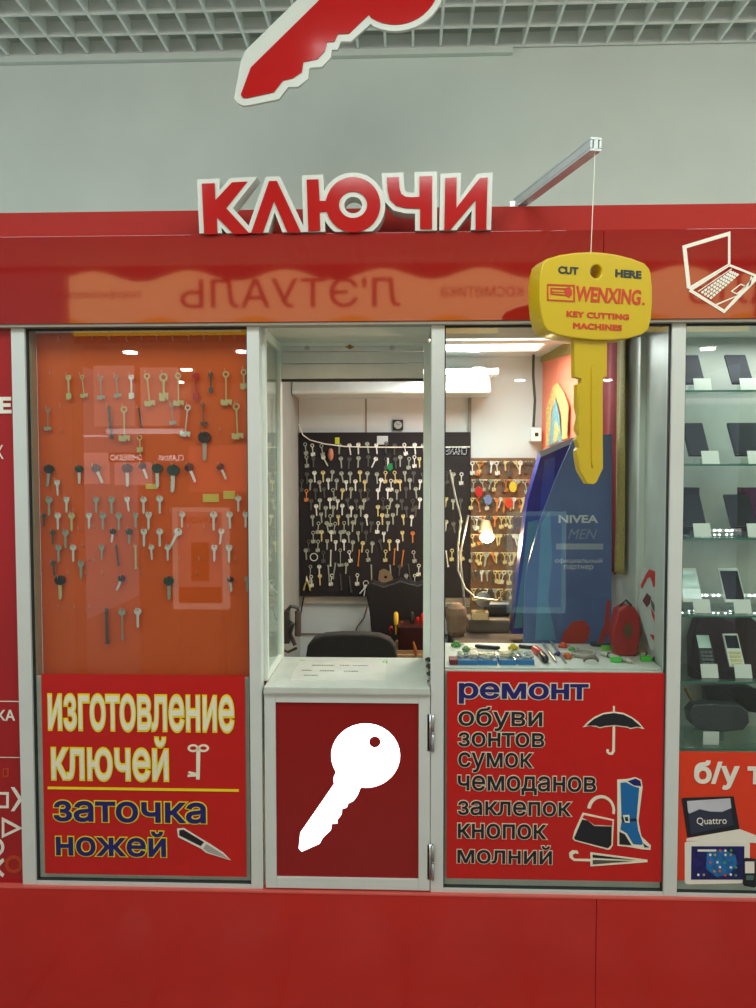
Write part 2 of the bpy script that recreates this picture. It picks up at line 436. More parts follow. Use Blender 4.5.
# keys -------------------------------------------------------------
KM = {
 'steel': mat('nickel_key', rgb(222, 226, 214), .4, .2), 'grey': mat('dull_zinc_key', rgb(165, 172, 155), .45, .25),
 'brass': mat('brass_key', rgb(212, 200, 140), .4, .25), 'dark': mat('dark_iron_key', rgb(90, 92, 88), .5, .5),
 'white': mat('bright_chrome_key', rgb(240, 242, 236), .3, .35), 'pink': mat('red_anodised_key', rgb(190, 40, 60), .35, .4),
 'orange': mat('copper_key', rgb(225, 140, 70), .35, .5), 'green': mat('green_key', rgb(20, 140, 80), .45, .1)}
BLK = mat('black_key_head', (.015, .018, .02, 1), .4)
BLKG = mat('dark_green_key_head', (.015, .06, .05, 1), .4)
mm = .001
def key_house():
    bow = circ(0, -9*mm, 11*mm, 10.5*mm, 24, 118, 422)       # open towards the blade
    pts = circ(0, -9*mm, 11.5*mm, 10.5*mm, 26, -70, 250)
    bl = [(-3.9*mm, -21*mm), (-3.9*mm, -56*mm), (-1*mm, -60*mm), (2.2*mm, -57*mm)]
    y = -55
    while y < -25:
        bl += [(3.9*mm, y*mm), (2.3*mm, (y+2.2)*mm)]; y += 5
    bl += [(4*mm, -21*mm)]
    return fillmesh([pts+bl, circ(0, -3.6*mm, 2.6*mm, n=12)], 2.4*mm, 0)
def key_square_head():
    pts = [(-8*mm, 0), (8*mm, 0), (10.5*mm, -6*mm), (8*mm, -16*mm), (3.8*mm, -19*mm), (3.8*mm, -26*mm), (2.4*mm, -29*mm), (3.8*mm, -32*mm), (2.4*mm, -38*mm), (3.8*mm, -42*mm), (2.6*mm, -50*mm), (0, -57*mm), (-3.8*mm, -53*mm), (-3.8*mm, -19*mm), (-8*mm, -16*mm), (-10.5*mm, -6*mm)]
    return fillmesh([pts, circ(0, -4.5*mm, 2.6*mm, n=12)], 2.4*mm, 0)
def key_lever(bit=17, L=108, ringr=10):
    bm = bmesh.new()
    me = fillmesh([circ(0, -ringr*mm, ringr*mm, ringr*mm, 28), circ(0, -ringr*mm, ringr*.58*mm, n=20)], 3.4*mm, 0)
    bm.from_mesh(me)
    tube(bm, [(0, 1.8*mm, -2*ringr*mm+1*mm), (0, 1.8*mm, -(L-2)*mm)], [2.5*mm, 2.1*mm], 8)
    lathe(bm, [(2.2*mm, -1.5*mm), (3.6*mm, -1*mm), (3.6*mm, 1*mm), (2.2*mm, 1.5*mm)], (0, 1.8*mm, -(2*ringr+3)*mm), 'Z', 10)
    h = bit*mm
    me2 = fillmesh([[(-h, -(L-20)*mm), (-h*.55, -(L-20)*mm), (-h*.55, -(L-17)*mm), (-h*.2, -(L-17)*mm), (-h*.2, -(L-20)*mm), (h, -(L-20)*mm), (h, -(L-4)*mm), (h*.6, -(L-4)*mm), (h*.6, -(L-8)*mm), (h*.3, -(L-8)*mm), (h*.3, -(L-2)*mm), (-h*.6, -(L-2)*mm), (-h, -(L-5)*mm)]], 2.6*mm, .5*mm)
    bm.from_mesh(me2); return bm2me(bm)
def key_double():
    me = fillmesh([[(-9*mm, 0), (9*mm, 0), (9*mm, -14*mm), (3*mm, -17*mm), (2.3*mm, -62*mm), (9*mm, -63*mm), (9*mm, -80*mm), (4*mm, -80*mm), (4*mm, -84*mm), (-9*mm, -83*mm), (-9*mm, -63*mm), (-2.3*mm, -62*mm), (-3*mm, -17*mm), (-9*mm, -14*mm)], circ(0, -5*mm, 2.6*mm, n=12)], 3*mm, 0)
    return me
def key_long(): return fillmesh([[(-5*mm, 0), (5*mm, 0), (6*mm, -7*mm), (4*mm, -11*mm), (4*mm, -98*mm), (6.5*mm, -100*mm), (6.5*mm, -112*mm), (-6.5*mm, -112*mm), (-6.5*mm, -108*mm), (-4*mm, -104*mm), (-4*mm, -11*mm), (-6*mm, -7*mm)], circ(0, -4.5*mm, 2.3*mm, n=12)], 3*mm, 0)
def key_pipe():
    bm = bmesh.new(); me = fillmesh([circ(0, -11*mm, 11*mm, 11*mm, 28), circ(0, -5*mm, 3*mm, n=14)], 3*mm, 0); bm.from_mesh(me)
    tube(bm, [(0, 1.6*mm, -21*mm), (0, 1.6*mm, -90*mm)], 2.4*mm, 10); lathe(bm, [(3.6*mm, -98*mm), (3.6*mm, -84*mm)], (0, 1.6*mm, 0), 'Z', 12)
    return bm2me(bm)
def key_blade(): return fillmesh([[(-4*mm, -18*mm), (4*mm, -18*mm), (4*mm, -50*mm), (1*mm, -56*mm), (-4*mm, -53*mm), (-2.6*mm, -48*mm), (-4*mm, -44*mm), (-2.8*mm, -40*mm), (-4*mm, -36*mm), (-2.8*mm, -31*mm), (-4*mm, -27*mm)]], 2.4*mm, 1.5*mm)
def key_headm(): return fillmesh([circ(0, -10*mm, 12.5*mm, 11*mm, 24), circ(0, -3.6*mm, 2.4*mm, n=12)], 6*mm, 0, )
MESHES = {}
def kmesh(kind, m):
    if (kind, m) not in MESHES:
        me = {'house': key_house, 'square': key_square_head, 'lever': key_lever, 'small_lever': lambda: key_lever(10, 62, 9), 'double': key_double, 'long': key_long, 'pipe': key_pipe, 'blade': key_blade, 'head': key_headm}[kind]()
        me.materials.clear(); me.materials.append(KM[m] if m in KM else {'black': BLK, 'blackgreen': BLKG}[m]); me.name = kind+'_key'; MESHES[(kind, m)] = me
    return MESHES[(kind, m)]
KW = {'steel': 'pale steel', 'grey': 'dull grey', 'brass': 'brass coloured', 'dark': 'dark iron', 'white': 'bright chrome', 'pink': 'dark pink', 'orange': 'copper coloured', 'green': 'green'}
KN = {'house': 'round-bow door key', 'square': 'square-bow door key', 'lever': 'ring-bow lever key', 'small_lever': 'ring-bow lever key', 'double': 'double-ended key', 'long': 'long flat key', 'pipe': 'long pipe key'}
PROTO = {}
def hang_key(kind, m, top, length, tilt, label, group, name='key'):
    """a key hanging at world point top (its hole); length scales it; tilt about the board normal"""
    nat = {'house': 60, 'square': 57, 'lever': 108, 'small_lever': 62, 'double': 84, 'long': 112, 'pipe': 98, 'carkey': 56, 'carkeyg': 56}[kind]*mm
    s = length/nat
    if kind.startswith('carkey'):
        if (kind, m) not in PROTO:
            r = bpy.data.objects.new(name, None); r.empty_display_size = .01; COL.objects.link(r)
            h = bpy.data.objects.new('key_head', kmesh('head', 'black' if kind == 'carkey' else 'blackgreen')); b = bpy.data.objects.new('key_blade', kmesh('blade', m))
            for c in (h, b): COL.objects.link(c); c.parent = r
            PROTO[(kind, m)] = r; KIDS[r.name] = [h, b]; o = r
        else: o = copy_tree(PROTO[(kind, m)])
    else:
        if (kind, m) not in PROTO:
            o = bpy.data.objects.new(name, kmesh(kind, m)); COL.objects.link(o); PROTO[(kind, m)] = o
        else: o = PROTO[(kind, m)].copy(); COL.objects.link(o)
    o.location = top; o.rotation_euler = (0, tilt, 0); o.scale = (s, 1, s) if not kind.startswith('carkey') else (s, s, s)
    return props(o, label, 'key', group)
HOOKM = mat('bright_wire_hook', rgb(210, 205, 190), .3, .7)
bm = bmesh.new(); tube(bm, [(0, 0, 0), (0, -.012, 0), (0, -.0155, .002), (0, -.0165, .008), (0, -.0165, .014)], .0009, 6)
hook_me = bm2me(bm); hook_me.materials.append(HOOKM); hook_me.name = 'hook'
def hook(root, p):
    o = bpy.data.objects.new('hook', hook_me); COL.objects.link(o); o.parent = root
    o.location = Vector(p)-RM[root.name].to_translation(); return o
D, ROWS = 0, [
 # (kind, material, px, py_top, py_bottom, tilt degrees)
 [('double','brass',68.2,374,399.6,0),('lever','brass',81.6,373.8,398,-5),('lever','grey',100.5,374.5,400,0),('lever','grey',115.8,373.8,398,-3),('double','white',131,373.8,399,0),('lever','brass',146.5,372,407,-5),('small_lever','brass',163.3,372,402,0),('lever','brass',178,371.6,406.5,0),('double','pink',195.6,372,400,0),('double','dark',210.6,371.6,393,0),('lever','brass',225.8,370,406,0),('small_lever','brass',243.6,368,390,0)],
 [('lever','grey',48,407,431,3),('long','dark',108.5,405,439,-4),('lever','brass',123.7,405,442,0),('long','dark',138.5,407,428,-8),('lever','grey',171.3,402,425,-3),('lever','steel',188,403.6,437.5,7),('lever','dark',202.6,402,426,-3),('lever','brass',236,402,440,-2)],
 [('small_lever','brass',139.5,434,453,0),('carkey','grey',204,431,461,0)],
 [('carkey','grey',48.8,464,487,6),('carkeyg','steel',78.6,464.5,484,0),('carkeyg','steel',94,464,485,-24),('carkey','steel',126.7,463,487,0),('carkey','white',141,462,480,-20),('carkeyg','steel',156.7,463,488,0),('carkeyg','steel',173,464,493,3),('carkey','white',187.5,463,484,-22),('carkey','steel',219,463,481,-24)],
 [('square','steel',56.8,479,496,-3)],
 [('house','grey',48.8,496,516,0),('square','steel',66.3,496,513,0),('house','grey',96,496,513,0),('house','grey',111.4,496,514,0),('square','white',126.7,496,512,-8),('house','steel',143.4,496,514,0),('house','steel',159.6,495,514,0),('house','steel',238.2,495,512,0)],
 [('house','dark',43.7,513,527,0),('house','steel',57.6,512,530,0),('house','brass',71.4,512,531,0),('square','steel',88.8,512,529,0),('house','grey',102.7,512,530,0),('house','grey',118.7,512,530,0),('square','grey',135.4,512,528,0),('square','steel',148.4,511,530,0),('house','steel',182.2,511,528,2),('house','steel',213.5,511,531,0),('house','steel',229.5,511,529,-2),('square','steel',245.5,511,528,0)],
 [('house','dark',52.5,529,545,0),('house','grey',65.3,529,548,0),('carkey','white',113,528,543,8),('carkeyg','grey',128.8,528,544,0),('square','steel',143.8,528,547,0),('house','steel',159.6,528,547,0),('house','steel',179.5,528,550,28),('square','white',221.5,528,545,6)],
 [('house','grey',58.3,544,562,0),('house','steel',73,544,562,0),('square','grey',101.6,544,560,0),('long','dark',116,544,566,-6),('long','brass',135.4,544,569,0),('house','steel',151,544,560,-3),('house','steel',167.6,544,561,0),('square','white',214.2,544,562,0),('square','steel',229,544,563,0)],
 [('house','dark',53,560,576,-4),('square','grey',80.8,560,579,0)],
 [('carkey','brass',59.4,575,600,0),('carkey','steel',122.5,575,592,24),('carkeyg','grey',168.4,576,600,0),('carkey','steel',230,576,592,-4),('house','grey',247,576,592,0)],
 [('long','dark',106.3,607.6,644,0),('pipe','grey',121.9,607.6,640,0),('house','steel',137.6,607.6,628,0)]]
nh = 0
OK_ = PY(YO-.010)
for ri, row in enumerate(ROWS):
    for ci, (kind, m, px, y0, y1, tl) in enumerate(row):
        tp = at(px, y0+1.0, YO-.014); bt = at(px, y1, YO-.014)
        nm = 'black-headed %s car key' % KW[m] if kind == 'carkey' else ('dark-headed %s car key' % KW[m] if kind == 'carkeyg' else KW[m]+' '+KN[kind])
        pos = 'alone in' if len(row) == 1 else (ORD[ci]+' from the left in')
        side = '%s, %s the %s row of orange board' % (nm, pos, ORD[ri])
        hang_key(kind, m, (tp.x, tp.y, tp.z), tp.z-bt.z, math.radians(tl), side, 'keys hanging on the orange display board')
        p = at(px, y0-.5, YO); hook(board, (p.x, YO, p.z-.012)); nh += 1
# empty hooks
for (px, py) in [(60,341),(77,341),(94,341),(111,341),(128,341),(143,341),(158,341),(174,341),(190,341),(205,341),(221,341),(236,341),(52,376),(62,408),(63,432),(221,432),(75,512),(80,530),(95,528),(172,512),(189,528),(205,528),(84,546),(90,560),(96,562),(42,574),(70,574),(87,574),(104,574),(142,574),(181,560),(200,560),(44,608),(60,608),(76,608),(91,608),(198,574),(236,560)]:
    if nh >= 98+22: break
    p = at(px, py, YO); hook(board, (p.x, YO, p.z)); nh += 1
for i, (a, b_, c, d, lb) in enumerate([(203,494,219,502,'larger yellow mark right of centre on the orange board'),(223.5,491,235,499,'yellow mark touching the right group of keys on orange board'),(146,484,158,489,'thin yellow mark under the dark-headed car keys')]):  # small flat yellow rectangles on the board front
    solo('yellow_mark', pbox(PY(YO-.003), a, b, c, d, 0, .003) if False else bm2me(bx(at(a,b_,YO).x, at(c,d,YO).x, YO-.003, YO, at(a,d,YO).z, at(a,b_,YO).z)), mat('flat_yellow_mark', rgb(235, 200, 90), .6), lb, 'price tag', 'yellow marks on the orange board')
# poster 1
def poster(px0, py0, px1, py1, m, label, y=-.0):
    pl = PY(y)
    a = pl.w(px0, py0); b_ = pl.w(px1, py1)
    t = thing('poster', label, 'poster', ((a.x+b_.x)/2, y, b_.z))
    part('backing', bx(a.x, b_.x, y, y+.003, b_.z, a.z), m, t)
    return t, pl
GREYF = mat('lower_grey_panel', rgb(196, 204, 196, 1.3), .5)
solo('trim_18', bx(-1.2365, -.518, .022, .034, ZP+.014, at(150, 677, .022).z), GREYF, kind='structure')
solo('trim_19', bx(.1268, .8345, .022, .034, ZP+.014, 1.09), GREYF, kind='structure')
YP = .0095
t, pl = poster(41, 674, 246.5, 877, RED_POSTER, 'red poster in cream and yellow Cyrillic lettering about making keys', YP)
lettering(pl, 'изготовление', (47.5, 692.5, 235, 733.5), CREAM, t, .008, YEL, .035)
lettering(pl, 'ключей', (50.5, 735, 169.5, 782.5), CREAM, t, .008, YEL, .035)
lettering(pl, 'заточка', (52.5, 799, 207.5, 824.5), NAVY, t, .022, YEL, .03)
lettering(pl, 'ножей', (55, 828.5, 167.5, 858), NAVY, t, .022, YEL, .03)
part('yellow_line', pbox(pl, 48, 786.5, 239, 791.5, -.003, -.0005), YEL, t, pm=pl.m)
X = lambda x: x/2.908
Yq = lambda y: 660+y/2.908
# old-style key picture
ctr = lambda x, y, r, n=18: circ(x, y, r, r, n)
for nm, lp in [('key_picture', [circ(X(562), Yq(256), 5.6, 3.9, 20), circ(X(562), Yq(256), 3.3, 1.9, 16)]), ('key_picture', [circ(X(592), Yq(256), 5.6, 3.9, 20), circ(X(592), Yq(256), 3.3, 1.9, 16)]),
    ('key_picture', [[(X(571), Yq(262)), (X(583), Yq(262)), (X(581), Yq(347)), (X(571), Yq(347)), (X(570), Yq(338)), (X(546), Yq(340)), (X(546), Yq(333)), (X(556), Yq(332)), (X(546), Yq(327)), (X(550), Yq(323)), (X(571), Yq(328))]])]:
    shape(nm, pl, lp, CREAM, t)
kn = [(515, 490), (535, 488), (600, 528), (612, 535), (650, 560), (672, 582), (600, 560), (585, 548), (518, 514)]
shape('knife_outline', pl, [[(X(x), Yq(y)) for x, y in kn]], VWHITE, t, -.0018)
shape('knife_handle_picture', pl, [[(X(x), Yq(y)) for x, y in [(522, 494), (535, 493), (594, 529), (584, 540), (522, 509)]]], BLACKP, t, -.0028)
shape('knife_blade_picture', pl, [[(X(x), Yq(y)) for x, y in [(600, 534), (648, 563), (665, 578), (604, 557), (592, 547)]]], mat('knife_blade_grey', rgb(175, 178, 172), .5), t, -.0028)
# ---- poster 2
t, pl = poster(447, 671.5, 662, 882, RED_POSTER, 'red poster with Cyrillic repair list, umbrella, handbag and boot pictures', YP)
for s, bb, m, bo, ow in [('ремонт', (457.5, 681.5, 589.5, 705.5), NAVY, .028, .036), ('обуви', (457.5, 705.5, 543, 732), BLACKP, .012, .032), ('зонтов', (457.5, 731, 545, 748), BLACKP, .012, .032),
     ('сумок', (457.5, 751, 534, 773.5), BLACKP, .012, .032), ('чемоданов', (457, 774, 596.5, 796.5), BLACKP, .012, .032), ('заклепок', (457, 799.5, 572.5, 817), BLACKP, .012, .032),
     ('кнопок', (457, 822, 548, 840), BLACKP, .012, .032), ('молний', (456.5, 843.5, 552.5, 865), BLACKP, .012, .032)]:
    lettering(pl, s, bb, m, t, bo, mat('cream_outline', rgb(215, 205, 180, 1.3), .5), ow)
U = lambda x: 570+x/8.4
V = lambda y: 695+y/8.4
arc = [(105, 270), (150, 225), (210, 180), (280, 150), (368, 138), (450, 150), (520, 185), (575, 225), (625, 285)]
low = [(565, 272), (505, 284), (480, 272), (370, 258), (290, 268), (250, 278), (215, 265), (160, 258)]
shape('umbrella_outline', pl, [[(U(x), V(y)) for x, y in arc+low]], CREAM, t, -.0018)
arc2 = [(135, 255), (200, 200), (280, 162), (368, 150), (450, 163), (520, 198), (600, 268)]
low2 = [(560, 264), (505, 274), (480, 262), (370, 250), (290, 258), (250, 268), (215, 254)]
shape('umbrella_picture', pl, [[(U(x), V(y)) for x, y in arc2+low2]], BLACKP, t, -.0028)
shape('umbrella_stick_picture', pl, [[(U(x), V(y)) for x, y in [(358, 262), (378, 262), (376, 470), (360, 500), (325, 500), (305, 480), (305, 455), (325, 455), (325, 475), (340, 485), (353, 470)]]], CREAM, t, -.002)
shape('umbrella_stick_picture', pl, [[(U(x), V(y)) for x, y in [(360, 92), (376, 92), (376, 140), (360, 140)]]], CREAM, t, -.002)
U = lambda x: 550+x/6.574
V = lambda y: 760+y/6.574
def sh(nm, pts, m, y=-.002, hole=None):
    lp = [[(U(a), V(b_)) for a, b_ in pts]]
    if hole: lp.append([(U(a), V(b_)) for a, b_ in hole])
    shape(nm, pl, lp, m, t, y)
sh('handbag_outline', [(148, 515), (158, 470), (215, 345), (420, 390), (412, 560), (395, 585), (375, 588), (160, 530)], CREAM, -.0017)
sh('handbag_flap_picture', [(222, 360), (410, 398), (408, 430), (330, 425), (290, 425), (240, 390), (212, 378)], RED_POSTER, -.0027)
sh('handbag_picture', [(158, 510), (210, 390), (245, 395), (290, 432), (405, 435), (402, 555), (380, 578), (165, 522)], BLACKP, -.0027)
ho = circ(335, 330, 92, 100, 22, 188, 375)
hi = circ(338, 330, 72, 80, 22, 375, 188)
sh('handbag_handle_picture', ho+hi, CREAM, -.002)
sh('boot_outline', [(442, 128), (500, 125), (560, 112), (600, 130), (608, 175), (580, 400), (600, 500), (662, 560), (660, 590), (600, 585), (530, 572), (442, 562)], CREAM, -.0017)
sh('boot_picture', [(462, 148), (500, 145), (545, 170), (585, 182), (568, 380), (578, 460), (610, 545), (600, 556), (545, 550), (505, 480), (462, 455), (470, 400)], mat('boot_blue', rgb(20, 110, 175), .5), -.0027)
sh('boot_lining_picture', [(510, 138), (560, 120), (592, 135), (598, 170), (550, 165)], NAVY, -.0029)
sh('boot_heel_picture', [(455, 470), (490, 485), (535, 558), (455, 552)], BLACKP, -.0030)
sh('boot_toe_picture', [(610, 545), (650, 572), (620, 572)], NAVY, -.0030)
sh('boot_strap_picture', [(465, 375), (520, 385), (568, 380), (570, 400), (520, 400), (480, 408)], BLACKP, -.0032)
sh('boot_buckle_picture', [(478, 360), (520, 358), (522, 410), (490, 408)], CREAM, -.0034, [(488, 372), (512, 370), (514, 400), (494, 398)])
sh('closed_umbrella_outline', [(265, 605), (640, 655), (640, 670), (265, 698), (265, 665), (155, 662), (128, 640), (125, 610), (145, 592), (180, 595), (188, 615), (165, 612), (150, 620), (150, 638), (165, 648), (265, 650)], CREAM, -.0018)
sh('closed_umbrella_picture', [(280, 620), (480, 645), (560, 655), (280, 640)], BLACKP, -.0028)
sh('closed_umbrella_picture', [(280, 655), (540, 662), (280, 684)], mat('umbrella_fold_grey', rgb(90, 85, 75), .5), -.0028)
# ================================================================== DOOR with glowing key
dr = thing('door_1', None, None, (-.2, 0, ZP), kind='structure')
dl, dt_ = F.uv(264.5, 700); dR, _ = F.uv(430, 700)
zt = F.uv(350, 691)[1]; zb = ZP+.006
a0 = F.uv(275.5, 702); a1 = F.uv(418.5, 879)
bm = bmesh.new()
box(bm, dl, a0[0], -.004, .035, zb, zt, .002); box(bm, a1[0], dR, -.004, .035, zb, zt, .002)
box(bm, a0[0], a1[0], -.0035, .034, a0[1], zt, .002); box(bm, a0[0], a1[0], -.0035, .034, zb, a1[1], .002)
part('door_frame', bm, ALU, dr)
kp = circ(365.6, 756, 34.2, 32.2, 40, 128-20, 128-20+360)
Z3 = lambda x, y: (250+x/3.782, 680+y/3.782)
# bow arc starts at the shaft's left joint and ends at its right joint
bow = [(437+130*math.cos(math.radians(a)), 288-122*math.sin(math.radians(a))) for a in range(208, -98, -8)]
shaft = [(420, 405), (405, 440), (390, 460), (370, 470), (365, 485), (347, 490), (346, 510), (330, 530), (330, 545), (308, 547), (305, 570), (275, 598), (262, 622), (195, 652), (184, 640), (190, 580), (318, 395), (315, 375), (325, 350)]
keypts = [Z3(x, y) for x, y in bow+shaft]
hole = [Z3(472+22*math.cos(2*PI*i/20), 236+21*math.sin(2*PI*i/20)) for i in range(20)]
part('red_panel', fillmesh([F.uvs([(275.5, 702), (418.5, 702), (418.5, 879), (275.5, 879)]), F.uvs(keypts)], .004, .004), RED_DARK, dr, 'dark red door panel with a key cut-out')
part('red_panel', fillmesh([F.uvs(hole)], .004, .0035), RED_DARK, dr)
LIT = mat('lit_white_acrylic', (.9, .9, .9, 1), .4, emit=(1, .93, .96, 1), es=5.5)
part('lit_key_picture', fillmesh([F.uvs(keypts), F.uvs(hole)], .003, .0065), LIT, dr, 'glowing white key')
part('back_panel', bx(dl, dR, .02, .03, zb, zt), RED_DARK, dr)
for (y0, y1) in ((714, 751), (844, 879)):
    a = F.w(431, y0); b_ = F.w(435.5, y1); zm = (a.z+b_.z)/2
    h = part('hinge', bm2me((lambda bm: (tube(bm, [(a.x+.006, -.0065, b_.z), (a.x+.006, -.009, zm-.004)], .0048, 12), tube(bm, [(a.x+.006, -.0065, zm+.004), (a.x+.006, -.009, a.z)], .0048, 12), tube(bm, [(a.x+.006, -.0065, zm-.004), (a.x+.006, -.009, zm+.004)], .004, 8), box(bm, a.x-.012, a.x+.006, -.004, -.002, b_.z, a.z), bm)[-1])(bmesh.new()), True), STEEL, dr)
# counter, niche
zc = F.uv(350, 686.5)[1]
YI = .38
ct = thing('counter', 'pale counter shelf above the low red door', 'counter', (-.19, .2, zt))
part('counter_top', bx(dl+.0005, dR-.0005, -.014, YI+.02, zc-.022, zc, .004), mat('counter_laminate', rgb(196, 204, 194, 1.1), .3), ct)
part('edge_lip', bx(dl+.001, dR-.001, -.010, .02, zt+.002, zc-.023, .002), ALU, ct)
# price list under film
Cn = lambda px, py: CAM+(lambda d: d*((zc+.0012-CAM.z)/d.z))(fw*FPX+rt*(px-378)+up*(504-py))
def quad_flat(pts, th, m, name, root):
    bm = bmesh.new(); vs = [bm.verts.new(Cn(*p)) for p in pts]; f = bm.faces.new(vs)
    g = bmesh.ops.extrude_face_region(bm, geom=[f])
    for v in [e for e in g['geom'] if isinstance(e, bmesh.types.BMVert)]: v.co.z -= th
    return part(name, bm, m, root)
c0 = Cn(340, 670)
pp = thing('price_list', 'white sheet with faint handwriting taped on the counter', 'paper', (c0.x, c0.y, zc))
quad_flat([(300, 660), (386, 661), (386, 681), (290, 680)], .001, mat('paper_white', rgb(212, 216, 206, 1.1), .25), 'sheet', pp)
INK = mat('faint_grey_ink', rgb(120, 130, 125), .6)
for (xa, xb, yy_) in ((312, 334, 665.5), (340, 350, 665.5), (353, 368, 665.8), (302, 312, 670.5), (320, 334, 671), (344, 358, 671.5), (304, 318, 675.5)):
    bm = bmesh.new(); n_ = int((xb-xa)/1.2)
    tube(bm, [Cn(xa+(xb-xa)*k/n_, yy_+(.45 if k % 2 else -.45)) + Vector((0, 0, .0008)) for k in range(n_+1)], .0011, 4)
    part('handwriting', bm, INK, pp)
tp = thing('tape_strip', 'small green tape dots holding the counter sheet', 'tape', (c0.x, c0.y+.05, zc))
for q in ([(300, 659.5), (305, 659.5), (304.5, 662), (299.5, 662)], [(382.5, 660.5), (387.5, 660.5), (387.5, 663), (382.5, 663)]):
    quad_flat(q, .001, mat('green_tape', rgb(70, 190, 90), .5), 'tape_dot', tp)
# niche inner frame
bm = bmesh.new()
iL = at(275, 500, YI).x; iL2 = at(281.5, 500, YI).x; iR2 = at(423.5, 500, YI).x; iR = at(434, 500, YI).x
zs_top = at(350, 346, YI).z
box(bm, iL, iL2, YI, YI+.04, zc-.02, ZB, .003); box(bm, iR2, iR, YI, YI+.04, zc-.02, ZB, .003)
box(bm, iL2, iR2, YI, YI+.04, zs_top, ZB+.05)
solo('trim_20', bm, ALU2, kind='structure')
solo('trim_21', bx(-.475, .0806, .031, YI+.04, ZB-.0+.001, ZB+.05), mat('niche_soffit', rgb(215, 218, 205), .5), kind='structure')
solo('trim_22', bx(-.474, -.470, .1, YI, zc-.02, ZB), GLASS, kind='structure')
bm = bmesh.new()
box(bm, -.4775, -.462, .052, .075, zc+.002, ZB); box(bm, -.4775, -.462, YI-.03, YI, zc+.002, ZB); box(bm, -.4775, -.463, .075, YI-.03, ZB-.03, ZB); box(bm, -.4775, -.463, .075, YI-.03, zc+.002, zc+.02)
solo('trim_23', bm, ALU2, kind='structure')
# inside the left show case, closing behind the glass: low grey panel and pale box
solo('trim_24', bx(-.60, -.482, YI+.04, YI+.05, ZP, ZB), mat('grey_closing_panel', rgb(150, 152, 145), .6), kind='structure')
solo('trim_25', bx(.088, .105, .052, YI+.04, zc-.3, ZB), ALU2, kind='structure')
# roller shutter
YS = YI+.006
rs = thing('roller_shutter', 'rolled-up grey metal shutter above the service opening', 'shutter', (-.19, YS, 2.0))
S0, S1 = iL2+.001, iR2-.001
zz = [at(350, y, YS).z for y in (346, 351.5, 363.5, 379)]
SHM = mat('shutter_slat_metal', rgb(222, 226, 218), .45)
for a, b_ in zip(zz, zz[1:]):
    part('slat', bx(S0, S1, YS, YS+.022, b_+.0015, a-.0015, .003), SHM, rs)
part('rubber_seal', bx(S0, S1, YS+.002, YS+.02, zz[-1]-.008, zz[-1]+.001), BLACK, rs)
for px in (307, 392):
    p = at(px, 347.5, YS)
    bm = bmesh.new(); lathe(bm, [(.002, -.008), (.006, -.007), (.007, -.003), (.010, -.002), (.010, 0)], (p.x, YS, p.z), 'Y', 14)
    part('bolt', bm, STEEL, rs)
p = at(350, 346, YS); bm = bmesh.new(); lathe(bm, [(.004, -.012), (.008, -.01), (.008, 0)], (p.x, YS, p.z-.004), 'Y', 12); box(bm, p.x-.014, p.x+.014, YS-.004, YS, p.z-.006, p.z)
part('lock', bm, mat('rusty_brass', rgb(150, 120, 70), .5, .5), rs)
# chain on the right of the counter
ch = thing('latch_chain', 'short dark metal latch chain at the right counter corner', 'chain', (at(428, 670, .1).x, .1, zc))
bm = bmesh.new()
q0, q1 = Cn(427.5, 661), Cn(430, 683)
for i in range(7):
    p = q0.lerp(q1, i/6); p.z = zc+.008+.010*(i % 2)
    tube(bm, [p+Vector((.007*math.cos(a), .011*math.sin(a), .004*math.sin(a*2))) for a in [k*2*PI/10 for k in range(11)]], .003, 6, False)
part('chain_links', bm, mat('dark_chain', rgb(80, 84, 82), .35, .8), ch)
part('latch_plate', bx(q1.x-.004, q1.x+.012, q1.y-.02, q1.y+.02, zc+.001, zc+.012, .002), STEEL, ch)
# ================================================================== BLACK KEY BOARD
YK = YR-.03
K = PY(YK)
kb = thing('key_board', 'large black board crowded with keys on the rear wall', 'key board', (.05, YK, 1.2))
a = K.w(299, 432.5); b_ = K.w(470, 597)
part('panel', bx(a.x, b_.x, YK, YK+.028, b_.z, a.z, .002), mat('black_board_felt', (.012, .009, .010, 1), .85), kb)
cols = ['steel']*3+['grey']*7+['brass']*2+['white']+['dark']*6
Rg7 = [(105, [55,100,148,250,302,352,400,455,508,560,612,665,712]), (180, [65,105,155,255,305,360,410,458,508,560,590,642,668,697]), (265, [65,110,158,208,258,310,362,408,462,510,560,615,668,715]), (310, [42,88,138,188,236,285,340,388,487,537,588,643,700]), (360, [65,115,165,215,263,315,363,412,465,517,567,620,675]), (415, [90,140,195,240,292,340,392,490,542,595,655,703]), (455, [118,168,218,268,320,370,465,517,573,625,680])]
Rg8 = [(55, [95,145,195,245,295,340,395,490,548,605,655]), (95, [130,175,225,275,322,375,425,470,525]), (150, [105,150,200,253,298,352,402,500,600,655]), (205, [80,130,180,228,275,328,380,430,473,530,580]), (255, [60,155,203,250,302,358,400,505,555,612,665]), (335, [85,138,185,230,285,428,530,590,637,695]), (395, [90,140,210,255,300,345,620,668])]
rows = [(430+y/5.6, [295+x/5.6 for x in xs_]) for y, xs_ in Rg7]+[(510+y/5.6, [295+x/5.6 for x in xs_]) for y, xs_ in Rg8]
rnd = random.Random(3)
OP = {(4, 0): 'orange', (11, 5): 'orange', (11, 8): 'orange', (11, 9): 'orange', (9, 9): 'orange', (0, 10): 'white', (0, 4): 'white', (3, 8): 'white', (6, 0): 'white', (1, 2): 'steel', (0, 3): 'grey'}
